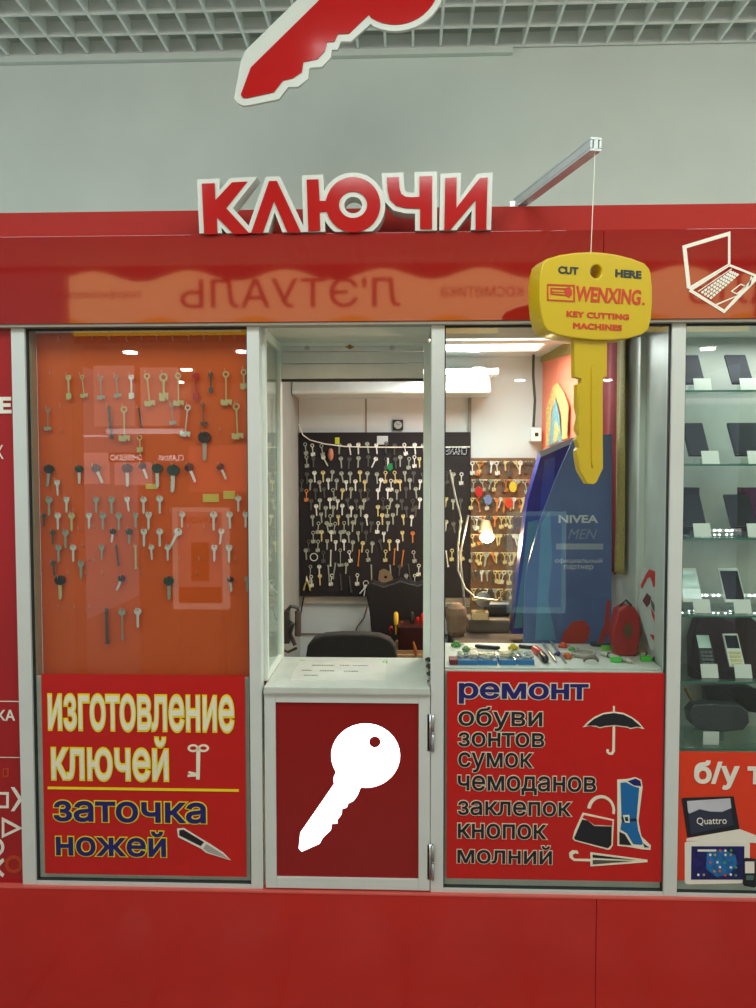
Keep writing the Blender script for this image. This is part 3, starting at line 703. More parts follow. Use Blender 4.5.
for ri, (yy, xs_) in enumerate(rows):
    for ci, px in enumerate(xs_+( [446, 453, 461] if ri in (2, 5, 8, 11) else [])):
        m = OP.get((ri, ci)) or rnd.choice(cols)
        kind = rnd.choice(['house', 'house', 'house', 'square', 'small_lever']) if ri < 11 else rnd.choice(['house', 'lever', 'small_lever', 'long'])
        L = {'house': .062, 'square': .058, 'lever': .10, 'small_lever': .07, 'long': .09}[kind]
        dx = rnd.uniform(-.8, .8); dy = rnd.uniform(-1.3, 1.3)
        p = at(px+dx, yy-6+dy, YK-.006)
        tl = rnd.gauss(0, 5)
        if (ri, ci) == (1, 2): tl = -28
        if (ri, ci) == (1, 7): tl = 25
        hang_key(kind, m, p, L, math.radians(tl), '%s %s, %s from left, %s row of black board' % (KW[m], KN[kind], ORD[ci], ORD[ri]), 'keys hanging on the black board')
hang_key('carkey', 'green' if False else 'steel', at(388, 453, YK-.008), .07, 0, 'dark-headed car key beside the green key on the black board', 'keys hanging on the black board')
def kbox(name, x0, y0, x1, y1, m, label, cat, th=.004, tilt=0):
    a = K.w(x0, y0); b = K.w(x1, y1)
    return solo(name, bx(a.x, b.x, YK-th, YK, b.z, a.z, min(th*.3, .002)), m, label, cat)
kbox('sticky_note', 335, 437.5, 339.5, 444, mat('lime_paper', rgb(185, 195, 40, 1.2), .6), 'small lime sticky note at the top of the black board', 'note')
kbox('business_card', 377, 436, 388, 444.5, mat('white_card', rgb(190, 200, 200), .4), 'white card pinned at the top of the black board', 'card')
bm = bmesh.new()
P = [(299, 424), (303, 435), (310, 440), (325, 444), (345, 446.5), (360, 447), (390, 447.3), (430, 447.2), (470, 447)]
tube(bm, [K.w(*q)+Vector((0, -.008, 0)) for q in P], .0035, 6)
solo('cable', bm, VWHITE, 'white cable sagging across the top of the black board', 'cable')
# orange pouch, green key head, pincers, round rings etc.
bm = bmesh.new(); p = K.w(331, 455)
lathe(bm, [(.003, .0), (.012, .01), (.016, .03), (.012, .055), (.004, .065)], (p.x, YK-.016, p.z-.03), 'Z', 12)
solo('leather_key_pouch', bm, mat('tan_leather', rgb(185, 120, 90), .6), 'tan leather key pouch in the top row of the black board', 'key pouch')
bm = bmesh.new(); p = K.w(390, 467); 
me = fillmesh([[(p.x-.010, p.z+.018), (p.x+.012, p.z+.02), (p.x+.015, p.z-.008), (p.x, p.z-.022), (p.x-.014, p.z-.008)]], .006, YK-.008)
solo('green_key_head', me, KM['green'], 'green plastic key cap hanging on the black board', 'key cap')
p = K.w(314, 557)
bm = bmesh.new(); tube(bm, [(p.x+.02*math.cos(k*PI/8), YK-.005, p.z+.02*math.sin(k*PI/8)) for k in range(17)], .0028, 8, False)
solo('key_ring', bm, KM['steel'], 'empty steel split ring low on the black board', 'key ring')
p = K.w(307, 580)
t = thing('pliers', 'small pliers with yellow handles at the lower left of board', 'pliers', (p.x, YK-.006, p.z))
for s in (-1, 1):
    bm = bmesh.new(); tube(bm, [(p.x, YK-.008, p.z), (p.x+s*.012, YK-.008, p.z-.03), (p.x+s*.018, YK-.008, p.z-.055)], [.003, .004, .0045], 8)
    part('handle', bm, mat('pliers_yellow', rgb(190, 175, 90), .5), t)
bm = bmesh.new(); tube(bm, [(p.x, YK-.008, p.z-.004), (p.x-.002, YK-.008, p.z+.022)], [.007, .002], 8); part('jaws', bm, KM['steel'], t)
# wooden guitar-shaped fob  / padlocks
p = K.w(386, 577)
solo('wooden_key_fob', fillmesh([[(p.x+dx, p.z+dz) for dx, dz in [(-.035, .035), (-.01, .045), (.02, .03), (.038, -.005), (.03, -.04), (-.02, -.045), (-.042, -.01)]], circ(p.x-.002, p.z, .009, n=12)], .008, YK-.009), mat('brown_wood_fob', rgb(120, 105, 80), .6), 'large flat brown wooden fob low on the black board', 'key fob')
p = K.w(366, 583)
t = thing('key_bunch', 'bunch of bright keys on a ring at the bottom of the black board', 'key bunch', (p.x, YK-.01, p.z-.04))
bm = bmesh.new(); tube(bm, [(p.x+.014*math.cos(k*PI/8), YK-.010, p.z+.014*math.sin(k*PI/8)) for k in range(17)], .002, 8, False); part('ring', bm, KM['steel'], t)
for j, (an, mm_) in enumerate([(-35, 'white'), (-10, 'brass'), (12, 'steel'), (40, 'white')]):
    o = bpy.data.objects.new('key_on_ring', kmesh('house', mm_)); COL.objects.link(o); o.parent = t
    o.location = (0.003*j-.004, -.006-.003*j, .03); o.rotation_euler = (0, math.radians(an), 0)
# dial thermometer
p = at(398, 425, YR-.012)
t = thing('wall_dial', 'small black square dial above the black key board', 'thermometer', (p.x, YR, p.z-.03))
part('case', bx(p.x-.028, p.x+.028, YR-.016, YR, p.z-.028, p.z+.028, .003), BLACK, t)
bm = bmesh.new(); lathe(bm, [(.021, -.003), (.021, 0)], (p.x, YR-.016, p.z), 'Y', 24); part('dial_face', bm, mat('dial_silver', rgb(175, 180, 175), .4), t)
bm = bmesh.new(); tube(bm, [(p.x, YR-.021, p.z), (p.x-.009, YR-.021, p.z+.01)], .0015, 6); tube(bm, [(p.x, YR-.021, p.z), (p.x+.013, YR-.021, p.z+.002)], .001, 6); part('hand', bm, BLACK, t)
# white hood lamp along the rear wall
a = at(270, 384, 1.5); b_ = at(492, 393, 1.42)
t = thing('hood_lamp', 'long white hood lamp high on the rear wall', 'lamp', (.1, 1.6, b_.z))
HM = mat('white_enamel_hood', rgb(228, 236, 232), .25, coat=.3)
sec = [(1.42, b_.z+.014), (1.424, b_.z+.004), (1.44, b_.z), (YR, b_.z), (YR, b_.z+.15), (1.60, b_.z+.15), (1.46, b_.z+.09)]
bm = bmesh.new(); rr = []
for xx in (-.575, b_.x-.01, b_.x): rr.append([bm.verts.new((xx, yy_+(.03 if xx == b_.x and yy_ < YR else 0), zz_)) for yy_, zz_ in sec])
for A, B in zip(rr, rr[1:]):
    for k in range(len(sec)): bm.faces.new((A[k], A[(k+1) % len(sec)], B[(k+1) % len(sec)], B[k]))
bm.faces.new(rr[0][::-1]); bm.faces.new(rr[-1]); part('hood', bm, HM, t)
bm = bmesh.new(); tube(bm, [(.02, 1.36, b_.z+.1), (.44, 1.36, b_.z+.1)], .013, 12)
part('tube_lamp', bm, mat('lit_tube', (.9, .9, .9, 1), .4, emit=(1, 1, .97, 1), es=9), t)
for xx in (.02, .44): part('lamp_bracket', bx(xx-.012, xx+.012, 1.345, 1.48, b_.z+.085, b_.z+.115, .003), ALU2, t)
# recessed ceiling lamp
t = thing('ceiling_light', 'bright white panel lamp in the kiosk ceiling', 'ceiling light', (.36, 1.05, ZK-.03))
bm = bmesh.new()
for q in ((.08, .64, .80, .815), (.08, .64, 1.285, 1.30), (.08, .095, .80, 1.30), (.625, .64, .80, 1.30)): box(bm, q[0], q[1], q[2], q[3], ZK-.03, ZK)
part('lamp_frame', bm, WHITE, t)
part('diffuser', bx(.095, .625, .815, 1.285, ZK-.024, ZK-.018), mat('lit_diffuser', (.9, .9, .9, 1), .4, emit=(1, 1, .98, 1), es=6), t)
# white panel and cabinet edge in the right window, left part
a = at(443, 398, YR-.02)
solo('trim_26', bx(at(468, 410, YR).x, at(471, 410, YR).x, YR-.02, YR, at(460, 470, YR).z, b_.z), mat('grey_strip', rgb(130, 132, 126), .5), kind='structure')
# corner cable
bm = bmesh.new(); tube(bm, [RW.w(*q)+RW.n*.012 for q in [(536, 347), (534.5, 352), (534, 375), (535.5, 400), (534.5, 427)]] if False else [at(q[0], q[1], 1.62) for q in [(536, 347), (533.5, 352), (533.2, 375), (535, 400), (533.5, 427)]], .007, 8)
solo('power_cable', bm, mat('dark_green_cable', rgb(30, 50, 45), .5), 'dark cable running down the corner beside the orange banner', 'cable')
q = at(535, 428, 1.62)
t = thing('wall_socket', 'white wall socket under the corner cable', 'socket', (q.x, 1.62, q.z-.07))
part('cover', bx(q.x-.02, q.x+.03, 1.6, YR, q.z-.07, q.z, .004), WHITE, t); part('socket_hole', bx(q.x-.004, q.x+.014, 1.598, 1.601, q.z-.045, q.z-.025), BLACK, t)
# ================================================================== niche things: chair, bag, tools, vise
p = at(346, 640, .95)
t = thing('office_chair', 'dark padded office chair behind the counter', 'chair', (p.x, .95, ZP))
Cz = at(346, 635, .95).z
CH = mat('charcoal_chair_fabric', rgb(48, 46, 44), .9, bump=.4, scale=200)
xl, xr = at(309, 650, .95).x, at(394.5, 650, .95).x
w_ = (xr-xl)/2; xm = (xl+xr)/2
prof = [(-w_, -.30), (-w_*1.0, -.10), (-w_*.96, -.05), (-w_*.84, -.022), (-w_*.6, -.006), (-w_*.2, 0), (w_*.3, 0), (w_*.65, -.006), (w_*.86, -.022), (w_*.97, -.05), (w_, -.1), (w_, -.30), (w_*.8, -.36), (-w_*.8, -.36)]
me = fillmesh([[(xm+a, Cz+b) for a, b in prof]], .05, .93, .012); autosmooth(me)
part('backrest', me, CH, t)
bm = bmesh.new(); box(bm, xm-.19, xm+.19, .97, 1.17, ZP+.42, ZP+.49, .03); part('seat', bm, CH, t)
bm = bmesh.new(); tube(bm, [(xm, .99, Cz-.25), (xm, 1.0, ZP+.40), (xm, 1.06, ZP+.39)], .014, 8); part('back_bar', bm, BLACK, t)
bm = bmesh.new(); tube(bm, [(xm, 1.05, ZP+.08), (xm, 1.05, ZP+.42)], .025, 12); part('gas_lift', bm, BLACK, t)
for k in range(5):
    an = k*2*PI/5; bm = bmesh.new()
    e = Vector((xm-.02+.17*math.cos(an+.6), 1.02+.15*math.sin(an+.6), ZP+.055)); tube(bm, [(xm, 1.05, ZP+.09), e], [.02, .012], 8)
    lg = part('leg', bm, BLACK, t); bm = bmesh.new(); lathe(bm, [(.015, -.012), (.022, -.008), (.022, .008), (.015, .012)], (e.x, e.y, ZP+.032), 'X', 12); part('caster', bm, BLACK, lg)
# black leather bag hanging on the rear wall
YB = 1.45
def pl_poly(name, pts, y, th, m, label=None, cat=None, bev=.006):
    me = fillmesh([[PY(y).uv(*q) for q in pts]], th, y, bev); autosmooth(me)
    return solo(name, me, m, label, cat) if cat else me
LEA = mat('black_leather', (.008, .008, .010, 1), .5, bump=.5, scale=30)
pl_poly('leather_jacket', [(367, 590), (372, 584), (384, 588), (400, 582), (418, 587), (436, 580), (440, 640), (436, 650), (392, 650), (384, 642), (373, 634), (371, 612)], YB, .12, LEA, 'black leather jacket hanging under the key board', 'jacket', .008)
p0 = at(398, 650, 1.2); p1 = at(440, 627, 1.2); bz = at(400, 662, 1.2).z
t = thing('tool_box', 'dark open box of colourful tool handles behind the counter', 'tool box', ((p0.x+p1.x)/2, 1.28, p0.z))
part('box_body', bx(p0.x, p1.x, 1.2, 1.38, p0.z, p1.z, .006), mat('dark_red_plastic_box', rgb(50, 12, 12), .35), t)
rn = random.Random(5)
for (px, py, pr, m) in [(396, 612, 5, rgb(235, 190, 60)), (402, 622, 6, rgb(240, 190, 20)), (413, 628, 4, rgb(220, 200, 190)), (418, 617, 6, rgb(200, 30, 20)), (423, 613, 6, rgb(215, 30, 20)), (391, 626, 5, rgb(150, 20, 15)), (407, 631, 4, rgb(120, 90, 80)), (412, 612, 4, rgb(30, 30, 30)), (400, 630, 4, rgb(190, 40, 20)), (427, 622, 5, rgb(230, 110, 60))]:
    a = at(px, py, 1.24+rn.random()*.1); h = a.z-p1.z+.06
    bm = bmesh.new(); lathe(bm, [(.004, 0), (.005, h*.4), (.010, h*.45), (.0125, h*.7), (.011, h-.008), (.006, h)], (a.x, a.y, p1.z-.06), 'Z', 10)
    tl_ = solo('screwdriver', bm, mat('tool_handle_%d_%d' % (px, py), m, .35), None, None); autosmooth(tl_.data)
    nmz = {396: 'amber-handled tool standing tallest at the left of the tool box', 402: 'yellow ball-handled tool in the dark tool box', 413: 'pale-handled tool low in the middle of tool box', 418: 'red-handled tool left of the other tall red one', 423: 'tall red-handled tool right of its red neighbour', 391: 'dark red tool handle at the left end of tool box', 407: 'brown tool handle low in the tool box', 412: 'black tool handle between the red and yellow ones', 400: 'short orange-red tool handle under the yellow ball handle', 427: 'orange tool handle at the right end of tool box'}[px]
    props(tl_, nmz, 'tool', 'tools in the dark tool box')
a0_, a1_ = at(395, 647, 1.2), at(440, 662, 1.2)
t = thing('wooden_drawer_unit', 'pale wooden drawer unit carrying the tool box', 'drawer unit', ((a0_.x+a1_.x)/2, 1.35, ZP))
WD = mat('pale_wood', rgb(170, 140, 100), .6, var=.2, scale=20)
part('body', bx(a0_.x, a1_.x, 1.2, 1.43, ZP+.01, p0.z-.001, .003), WD, t)
for k in range(3): 
    z0 = p0.z-.02-k*.19
    d_ = part('drawer', bx(a0_.x+.01, a1_.x-.01, 1.19, 1.2, z0-.17, z0, .003), WD, t); bm = bmesh.new(); tube(bm, [((a0_.x+a1_.x)/2-.03, 1.182, z0-.08), ((a0_.x+a1_.x)/2+.03, 1.182, z0-.08)], .005, 8); part('handle', bm, STEEL, d_)
p = at(415, 648, 1.17)
bm = bmesh.new(); tube(bm, [(p.x-.008, 1.17, p.z+.03), (p.x, 1.17, p.z-.005), (p.x+.006, 1.17, p.z-.035)], [.004, .009, .006], 8)
solo('wooden_tool_handle', bm, mat('orange_wood', rgb(160, 95, 50), .5), 'orange-brown wooden handle hanging over the drawer unit front', 'tool')
# vise at the left wall
YV = .85
MT = mat('oily_grey_metal', rgb(92, 88, 84), .45, .6)
p = at(292, 628, YV)
v = thing('hand_press', 'dark metal hand press clamped on the left kiosk wall', 'press', (p.x, YV, at(292, 652, YV).z))
xw = -.58
part('bracket', bx(xw, p.x-.01, YV-.02, YV+.03, at(0, 641, YV).z, at(0, 609, YV).z, .004), MT, v)
bm = bmesh.new(); tube(bm, [at(298, 611, YV), at(298, 636, YV)], .014, 12); part('cylinder', bm, mat('worn_metal', rgb(120, 108, 98), .4, .6), v)
bm = bmesh.new(); tube(bm, [at(286, 612, YV), at(291, 606, YV), at(298, 608, YV), at(299, 614, YV)], .008, 8); part('lever', bm, MT, v)
bm = bmesh.new(); tube(bm, [at(287, 620, YV), at(293, 624, YV-.02), at(290, 634, YV), at(295, 645, YV)], .009, 8); part('arm', bm, MT, v)
bm = bmesh.new(); tube(bm, [at(283, 650, YV), at(288, 652, YV), at(297, 648, YV)], .006, 8); part('foot_rod', bm, MT, v)
bm = bmesh.new(); tube(bm, [at(q[0], q[1], YR-.02) for q in [(304, 596), (302, 606), (300, 618)]], .004, 6)
solo('hanging_wire', bm, BLACK, 'thin dark wire hanging below the left board corner', 'wire')
bm = bmesh.new(); tube(bm, [at(q[0], q[1], YR-.02) for q in [(367, 607), (364, 618), (357, 627), (354, 636)]], .004, 6)
solo('brown_wire', bm, mat('brown_wire', rgb(110, 70, 45), .5), 'brown wire crossing the pale rear wall above the chair', 'wire')
# ================================================================== RIGHT WINDOW
zl = at(550, 668, .035).z
LD = mat('white_window_ledge', rgb(205, 208, 200, 1.1), .4)
solo('window_ledge', bx(.1235, .838, .036, .40, zl-.022, zl, .002), LD, 'white display ledge inside the right window', 'ledge')
solo('trim_27', bx(.1235, .838, .40, .42, ZP+.02, zl-.0225), GREYF, kind='structure')
# work bench
zb_ = 1.02
bn = thing('workbench', 'dark workbench behind the right window ledge', 'workbench', (.45, 1.0, ZP))
DW = mat('dark_bench_wood', rgb(70, 55, 42), .6, var=.2)
part('bench_top', bx(.2, .72, .70, 1.62, zb_-.03, zb_, .004), DW, bn)
for (xx, yy) in ((.22, .72), (.70, .72), (.22, 1.56), (.66, 1.56)): part('leg', bx(xx, xx+.04, yy, yy+.04, ZP+.01, zb_-.03), DW, bn)
# pegboard of blanks
YG = YR-.03
a = at(471, 458, YG); b_ = at(534, 625, YG)
pg = thing('blank_rack', 'brown peg rack crowded with key blanks lit by the bench lamp', 'rack', (.4, YG, b_.z))
part('panel', bx(a.x, b_.x, YG, YG+.028, b_.z, a.z), mat('brown_hardboard', rgb(120, 88, 60), .8, var=.25, scale=30), pg)
for k in range(9):
    zz_ = a.z-.02-k*(a.z-b_.z)/9.2
    bm = bmesh.new(); tube(bm, [(a.x+.003, YG-.012, zz_), (b_.x-.003, YG-.012, zz_)], .003, 6); part('rail', bm, KM['brass'], pg)
    for ci in range(14):
        m = rnd.choice(['brass', 'orange', 'dark', 'steel', 'brass', 'grey', 'dark'])
        xx = a.x+.012+ci*(b_.x-a.x-.024)/13+rnd.uniform(-.006, .006)
        hang_key(rnd.choice(['house', 'square', 'small_lever', 'small_lever']), m, (xx, YG-.018, zz_+.004), rnd.uniform(.055, .085), math.radians(rnd.gauss(0, 9)), 'key blank crowded on the brown peg rack behind the bench lamp', 'key blanks on the brown peg rack', 'key_blank')
for i, (px, py, m, lb) in enumerate([(479, 492, rgb(200, 40, 25), 'red key cap hanging high on the brown peg rack'), (513, 487, rgb(215, 195, 50), 'yellow key cap high on the right of brown peg rack'), (488, 500, rgb(110, 130, 175), 'blue-grey key cap on the brown peg rack'), (509, 503, rgb(205, 60, 30), 'orange-red key cap right of centre on brown peg rack')]):
    p = at(px, py, YG-.03)
    me = fillmesh([circ(p.x, p.z, .018, .026, 14), circ(p.x, p.z+.017, .004, n=8)], .008, YG-.034, .002)
    solo('key_fob', me, mat('cap_%d' % i, m, .4), lb, 'key cap')
# bench lamp
YL = 1.15
lb_ = at(487, 536, YL)
t = thing('bench_lamp', 'lit bench lamp glowing over the key cutting machine', 'lamp', (lb_.x-.06, YL+.1, zb_))
bm = bmesh.new(); lathe(bm, [(.06, 0), (.06, .012), (.015, .02)], (lb_.x-.09, YL+.1, zb_), 'Z', 20); part('base', bm, BLACK, t)
bm = bmesh.new(); tube(bm, [(lb_.x-.09, YL+.1, zb_+.01), (lb_.x-.12, YL+.1, lb_.z-.1), (lb_.x-.08, YL+.1, lb_.z+.09), (lb_.x-.01, YL+.05, lb_.z+.07)], .006, 8); part('arm', bm, STEEL, t)
bm = bmesh.new(); prof = [(.012, .075), (.02, .07), (.026, .05), (.036, .022), (.034, .020), (.024, .047), (.016, .064), (.0, .066)]
lathe(bm, prof, (lb_.x-.004, YL+.03, lb_.z-.002), 'Z', 20); sh_ = part('lamp_shade', bm, mat('lamp_shade_metal', rgb(190, 170, 140), .35, .4), t)
bm = bmesh.new(); bmesh.ops.create_uvsphere(bm, u_segments=16, v_segments=10, radius=.026)
for v_ in bm.verts: v_.co = Vector((v_.co.x*1.25, v_.co.y, v_.co.z))+Vector((lb_.x, YL, lb_.z-.006))
part('bulb', bm, mat('lit_bulb', (1, .9, .7, 1), .4, emit=(1, .76, .45, 1), es=60), t)
pl_ = bpy.data.lights.new('bench_bulb_light', 'POINT'); pl_.energy = 9; pl_.color = (1, .66, .34); pl_.shadow_soft_size = .04
po = bpy.data.objects.new('bench_bulb_light', pl_); COL.objects.link(po); po.location = (lb_.x, YL-.06, lb_.z-.02)
# key cutting machine
YM = .95
a = at(468, 640, YM); b_ = at(510, 612, YM)
t = thing('key_cutting_machine', 'small key cutting machine under the bench lamp', 'machine', ((a.x+b_.x)/2, YM+.08, zb_))
part('body', bx(a.x, b_.x, YM, YM+.14, zb_, at(0, 617, YM).z, .012), mat('machine_grey_paint', rgb(120, 108, 95), .35), t)
p = at(484, 606, YM)
part('vise_block', bx(at(474, 0, YM).x, at(492, 0, YM).x, YM-.02, YM+.05, at(0, 617, YM).z, at(0, 609, YM).z, .004), mat('bright_machined_steel', rgb(230, 205, 160), .25, .8), t)
bm = bmesh.new(); lathe(bm, [(.008, -.02), (.034, -.014), (.034, -.006), (.012, 0), (.012, .08)], (at(486, 0, YM).x, YM+.01, at(0, 597, YM).z), 'Y', 24); part('cutter_wheel', bm, STEEL, t)
bm = bmesh.new(); tube(bm, [at(474, 598, YM-.01), at(498, 601, YM-.01)], .007, 10); tube(bm, [at(498, 601, YM-.01), at(506, 590, YM-.04)], .005, 8); part('clamp_lever', bm, MATS['bright_machined_steel'], t)
bm = bmesh.new(); lathe(bm, [(.03, -.06), (.038, -.05), (.038, .05), (.03, .06)], (at(503, 0, YM).x, YM+.10, at(0, 610, YM).z), 'X', 18); part('motor', bm, BLACK, t)
bm = bmesh.new(); tube(bm, [at(q[0], q[1], 1.0) for q in [(450, 470), (455, 495), (461, 518), (458, 545), (458, 570), (465, 588), (474, 596)]], .004, 8)
solo('coiled_flex', bm, VWHITE, 'pale curved flex hanging left of the bench lamp', 'cable')
p0, p1 = at(449, 636, .85), at(465, 606, .85)
bm = bmesh.new(); lathe(bm, [(.03, 0), (.042, .02), (.044, .09), (.038, .12), (.02, .14)], ((p0.x+p1.x)/2, .9, zb_), 'Z', 16)
solo('cloth_bag', bm, mat('beige_cloth', rgb(150, 120, 95), .85, bump=.5, scale=60), 'beige cloth bag standing on the bench beside the left post', 'bag')
# banners on the right wall
def cloth(pl, corners, m, name, root, amp=.006, nx=24, ny=24, yoff=-.02, freq=22):
    """corners: px points TL, TR, BR, BL on plane pl"""
    TL, TR, BR, BL = [Vector(pl.uv(*q)) for q in corners]
    bm = bmesh.new(); g = []
    for side in (0, 1):
        gg = []
        for j in range(ny+1):
            row = []
            for i in range(nx+1):
                s, q = i/nx, j/ny
                p = (TL*(1-s)+TR*s)*(1-q)+(BL*(1-s)+BR*s)*q
                yy = yoff+amp*math.sin(s*freq+q*2)*(0.4+q)+side*.003
                row.append(bm.verts.new((p.x, yy, p.y)))
            gg.append(row)
        g.append(gg)
    for side in (0, 1):
        for j in range(ny):
            for i in range(nx):
                f_ = (g[side][j][i], g[side][j][i+1], g[side][j+1][i+1], g[side][j+1][i]); bm.faces.new(f_ if side else f_[::-1])
    for i in range(nx):
        bm.faces.new((g[0][0][i], g[0][0][i+1], g[1][0][i+1], g[1][0][i])); bm.faces.new((g[0][ny][i+1], g[0][ny][i], g[1][ny][i], g[1][ny][i+1]))
    for j in range(ny):
        bm.faces.new((g[0][j+1][0], g[0][j][0], g[1][j][0], g[1][j+1][0])); bm.faces.new((g[0][j][nx], g[0][j+1][nx], g[1][j+1][nx], g[1][j][nx]))
    return part(name, bm2me(bm, True), m, root, pm=pl.m)
GOLD = mat('gold_fringe', rgb(160, 148, 80), .7, var=.3, scale=150, bump=.6)
q = RW.w(570, 450)
t = thing('banner', 'orange-red banner with gold fringe and a small figure motif', 'banner', (q.x-.03, q.y, q.z))
cloth(RW, [(541, 357), (600, 337), (600, 520), (541, 500)], mat('orange_red_satin', rgb(238, 128, 100, 1.1), .5, var=.08), 'cloth', t, .004)
cloth(RW, [(540, 352), (600, 328), (600, 347), (540, 364)], GOLD, 'fringe', t, .003, yoff=-.027)
WP = Plane(RW.P0+RW.n*.034, RW.a)
MOT = mat('motif_gold', rgb(215, 180, 110), .6, var=.35, scale=60)
def on(pl, name, loops, m, root, y=0): part(name, fillmesh([pl.uvs(l) for l in loops], .003, y), m, root, pm=pl.m)
on(WP, 'motif', [[(546, 446), (546, 410), (553, 386), (557, 383), (563, 392), (568, 405), (567, 438), (561, 440)], [(550, 440), (551, 412), (556, 398), (561, 412), (562, 436)]], MOT, t)
on(WP, 'motif', [[(549, 446), (552, 415), (555.5, 399), (559, 415), (562, 441)]], mat('motif_blue', rgb(120, 165, 175), .6, var=.25, scale=60), t, -.002)
on(WP, 'motif', [[(554, 443), (556, 420), (560, 430), (558, 441)]], MOT, t, -.005)
q = RW.w(618, 450)
t = thing('velvet_banner', 'dark red velvet banner with a gold fringe down its side', 'banner', (q.x-.03, q.y, q.z))
cloth(RW, [(601, 326), (626, 322), (621, 575), (601, 560)], mat('dark_red_velvet', rgb(150, 22, 40), .8, var=.15), 'cloth', t, .010, freq=14, yoff=-.024)
cloth(RW, [(625, 324), (633, 322), (629, 575), (620, 570)], GOLD, 'fringe', t, .006, freq=6, ny=40, yoff=-.028)
# NIVEA board and blue bag
YN = .52
N = PY(YN)
BLU = mat('blue_board', rgb(88, 116, 172), .3, var=.15, scale=6)
t = thing('advertising_board', 'blue advertising board with white skincare lettering', 'advertising board', (at(580, 640, YN).x, YN, zl-.05))
part('board', fillmesh([N.uvs([(574, 437), (612, 434), (611.5, 645), (523, 646), (525, 575), (540, 520), (556, 478)])], .008, YN), BLU, t)
NW = mat('pale_blue_white_print', rgb(215, 225, 235), .4)
lettering(N, 'NIVEA', (558.5, 515, 598, 523), NW, t, .03, y=-.002)
lettering(N, 'MEN', (568, 529, 597, 539), mat('silver_print', rgb(140, 160, 190), .4), t, .0, y=-.002, shear=.3)
part('pale_stripe', pbox(N, 556, 543.5, 603, 549.5, -.002, 0), mat('pale_stripe', rgb(160, 175, 195), .4), t, pm=N.m)
lettering(N, 'официальный', (555, 558, 602, 564), NW, t, 0, y=-.002)
lettering(N, 'партнер', (564, 565, 593, 570.5), NW, t, 0, y=-.002)
part('light_swoosh', fillmesh([N.uvs([(541, 524), (550, 510), (552, 560), (548, 600), (556, 640), (535, 640), (538, 590)])], .001, -.001), mat('light_blue_swoosh', rgb(95, 150, 190), .3), t, pm=N.m)
on(N, 'razor_picture', [[(560, 645), (564, 632), (572, 622), (584, 620), (590, 628), (588, 640), (580, 646)]], mat('red_picture', rgb(190, 60, 50), .4), t, -.002)
on(N, 'red_edge_picture', [[(597, 644), (604, 624), (607, 600), (610, 600), (609, 625), (603, 646)]], MATS['red_picture'], t, -.002)
YN2 = .75
N2 = PY(YN2)
t = thing('shopping_bag', 'royal blue shopping bag with dark top behind the advertising board', 'bag', (at(545, 640, YN2).x, YN2, zb_))
part('bag_body', fillmesh([N2.uvs([(542, 452), (575, 440), (570, 560), (552, 634), (512, 634), (520, 560), (528, 500)])], .09, YN2), mat('royal_blue_paper', rgb(44, 48, 150), .4, var=.25, scale=8), t)
on(N2, 'rim', [[(539, 452), (574, 437), (575, 443), (543, 457)]], mat('pale_rim', rgb(190, 205, 205), .4), t, -.002) if False else part('rim', fillmesh([N2.uvs([(538, 452), (574, 437), (575, 442), (541, 457)])], .01, -.006), mat('pale_rim', rgb(190, 205, 205), .4), t, pm=N2.m)
part('blue_print', fillmesh([N2.uvs([(545, 460), (555, 457), (553, 510), (540, 530), (541, 490)])], .002, -.002), mat('bright_blue_print', rgb(60, 85, 190), .4), t, pm=N2.m)
part('teal_print', fillmesh([N2.uvs([(528, 522), (538, 520), (536, 600), (522, 628), (514, 628), (524, 560)])], .002, -.002), mat('teal_print', rgb(80, 135, 150), .4), t, pm=N2.m)
# red shoe-care things at right and the poster on the side
YQ = .21
me = fillmesh([PY(YQ).uvs([(620, 612), (626, 608), (633, 610), (637, 618), (638, 634), (634, 653), (618, 653), (614, 634)])], .05, YQ, .01); autosmooth(me)
q = at(626, 653, YQ)
t = thing('red_purse', 'rounded red purse near the right end of the window ledge', 'purse', (q.x, YQ, q.z))
part('body', me, mat('red_leather', rgb(165, 30, 28), .35), t)
part('dark_patch', fillmesh([circ(q.x+.002, PY(YQ).uv(626, 630)[1], .015, .026, 18)], .004, YQ-.013), mat('olive_brown', rgb(95, 70, 40), .5), t)
bm = bmesh.new(); tube(bm, [at(x_, y_, YQ+.02) for x_, y_ in [(619, 614), (621, 604), (626, 600), (631, 605), (633, 613)]], .004, 8); part('strap', bm, BLACK, t)
# side poster, leaning at front right
YS2 = .10
SP = Plane((.838, .16, 0), math.radians(-62))
q = SP.w(655, 640)
t = thing('shoe_poster', 'white poster with red drawing leaning at the right window side', 'poster', (q.x, q.y, q.z))
def spp(nm, pts, m, y): part(nm, fillmesh([SP.uvs([(600+a/8.4, 540+b/8.4) for a, b in pts])], .0015, y), m, t, pm=SP.m)
spp('sheet', [(362, 225), (565, 310), (540, 925), (425, 925), (310, 560), (340, 400)], mat('poster_paper_grey', rgb(188, 198, 196), .4), 0)
RP = mat('red_print', rgb(195, 38, 35), .5)
spp('red_picture', [(415, 245), (475, 270), (495, 320), (475, 370), (450, 400), (440, 350), (425, 310), (400, 320), (355, 410), (345, 380), (385, 295)], RP, -.002)
spp('dark_picture', [(395, 445), (430, 480), (420, 535), (395, 565), (360, 510)], mat('maroon_print', rgb(105, 40, 42), .5), -.002)
spp('dark_picture', [(430, 500), (470, 560), (505, 610), (480, 640), (455, 600), (435, 560)], mat('grey_print', rgb(80, 85, 85), .5), -.002)
spp('red_picture', [(430, 570), (470, 650), (500, 640), (518, 690), (490, 740), (480, 790), (490, 830), (450, 840), (420, 790), (460, 800), (465, 700), (440, 630)], RP, -.002)
spp('dark_picture', [(520, 440), (500, 480), (495, 560), (488, 560), (490, 475), (512, 435)], BLACKP, -.002)
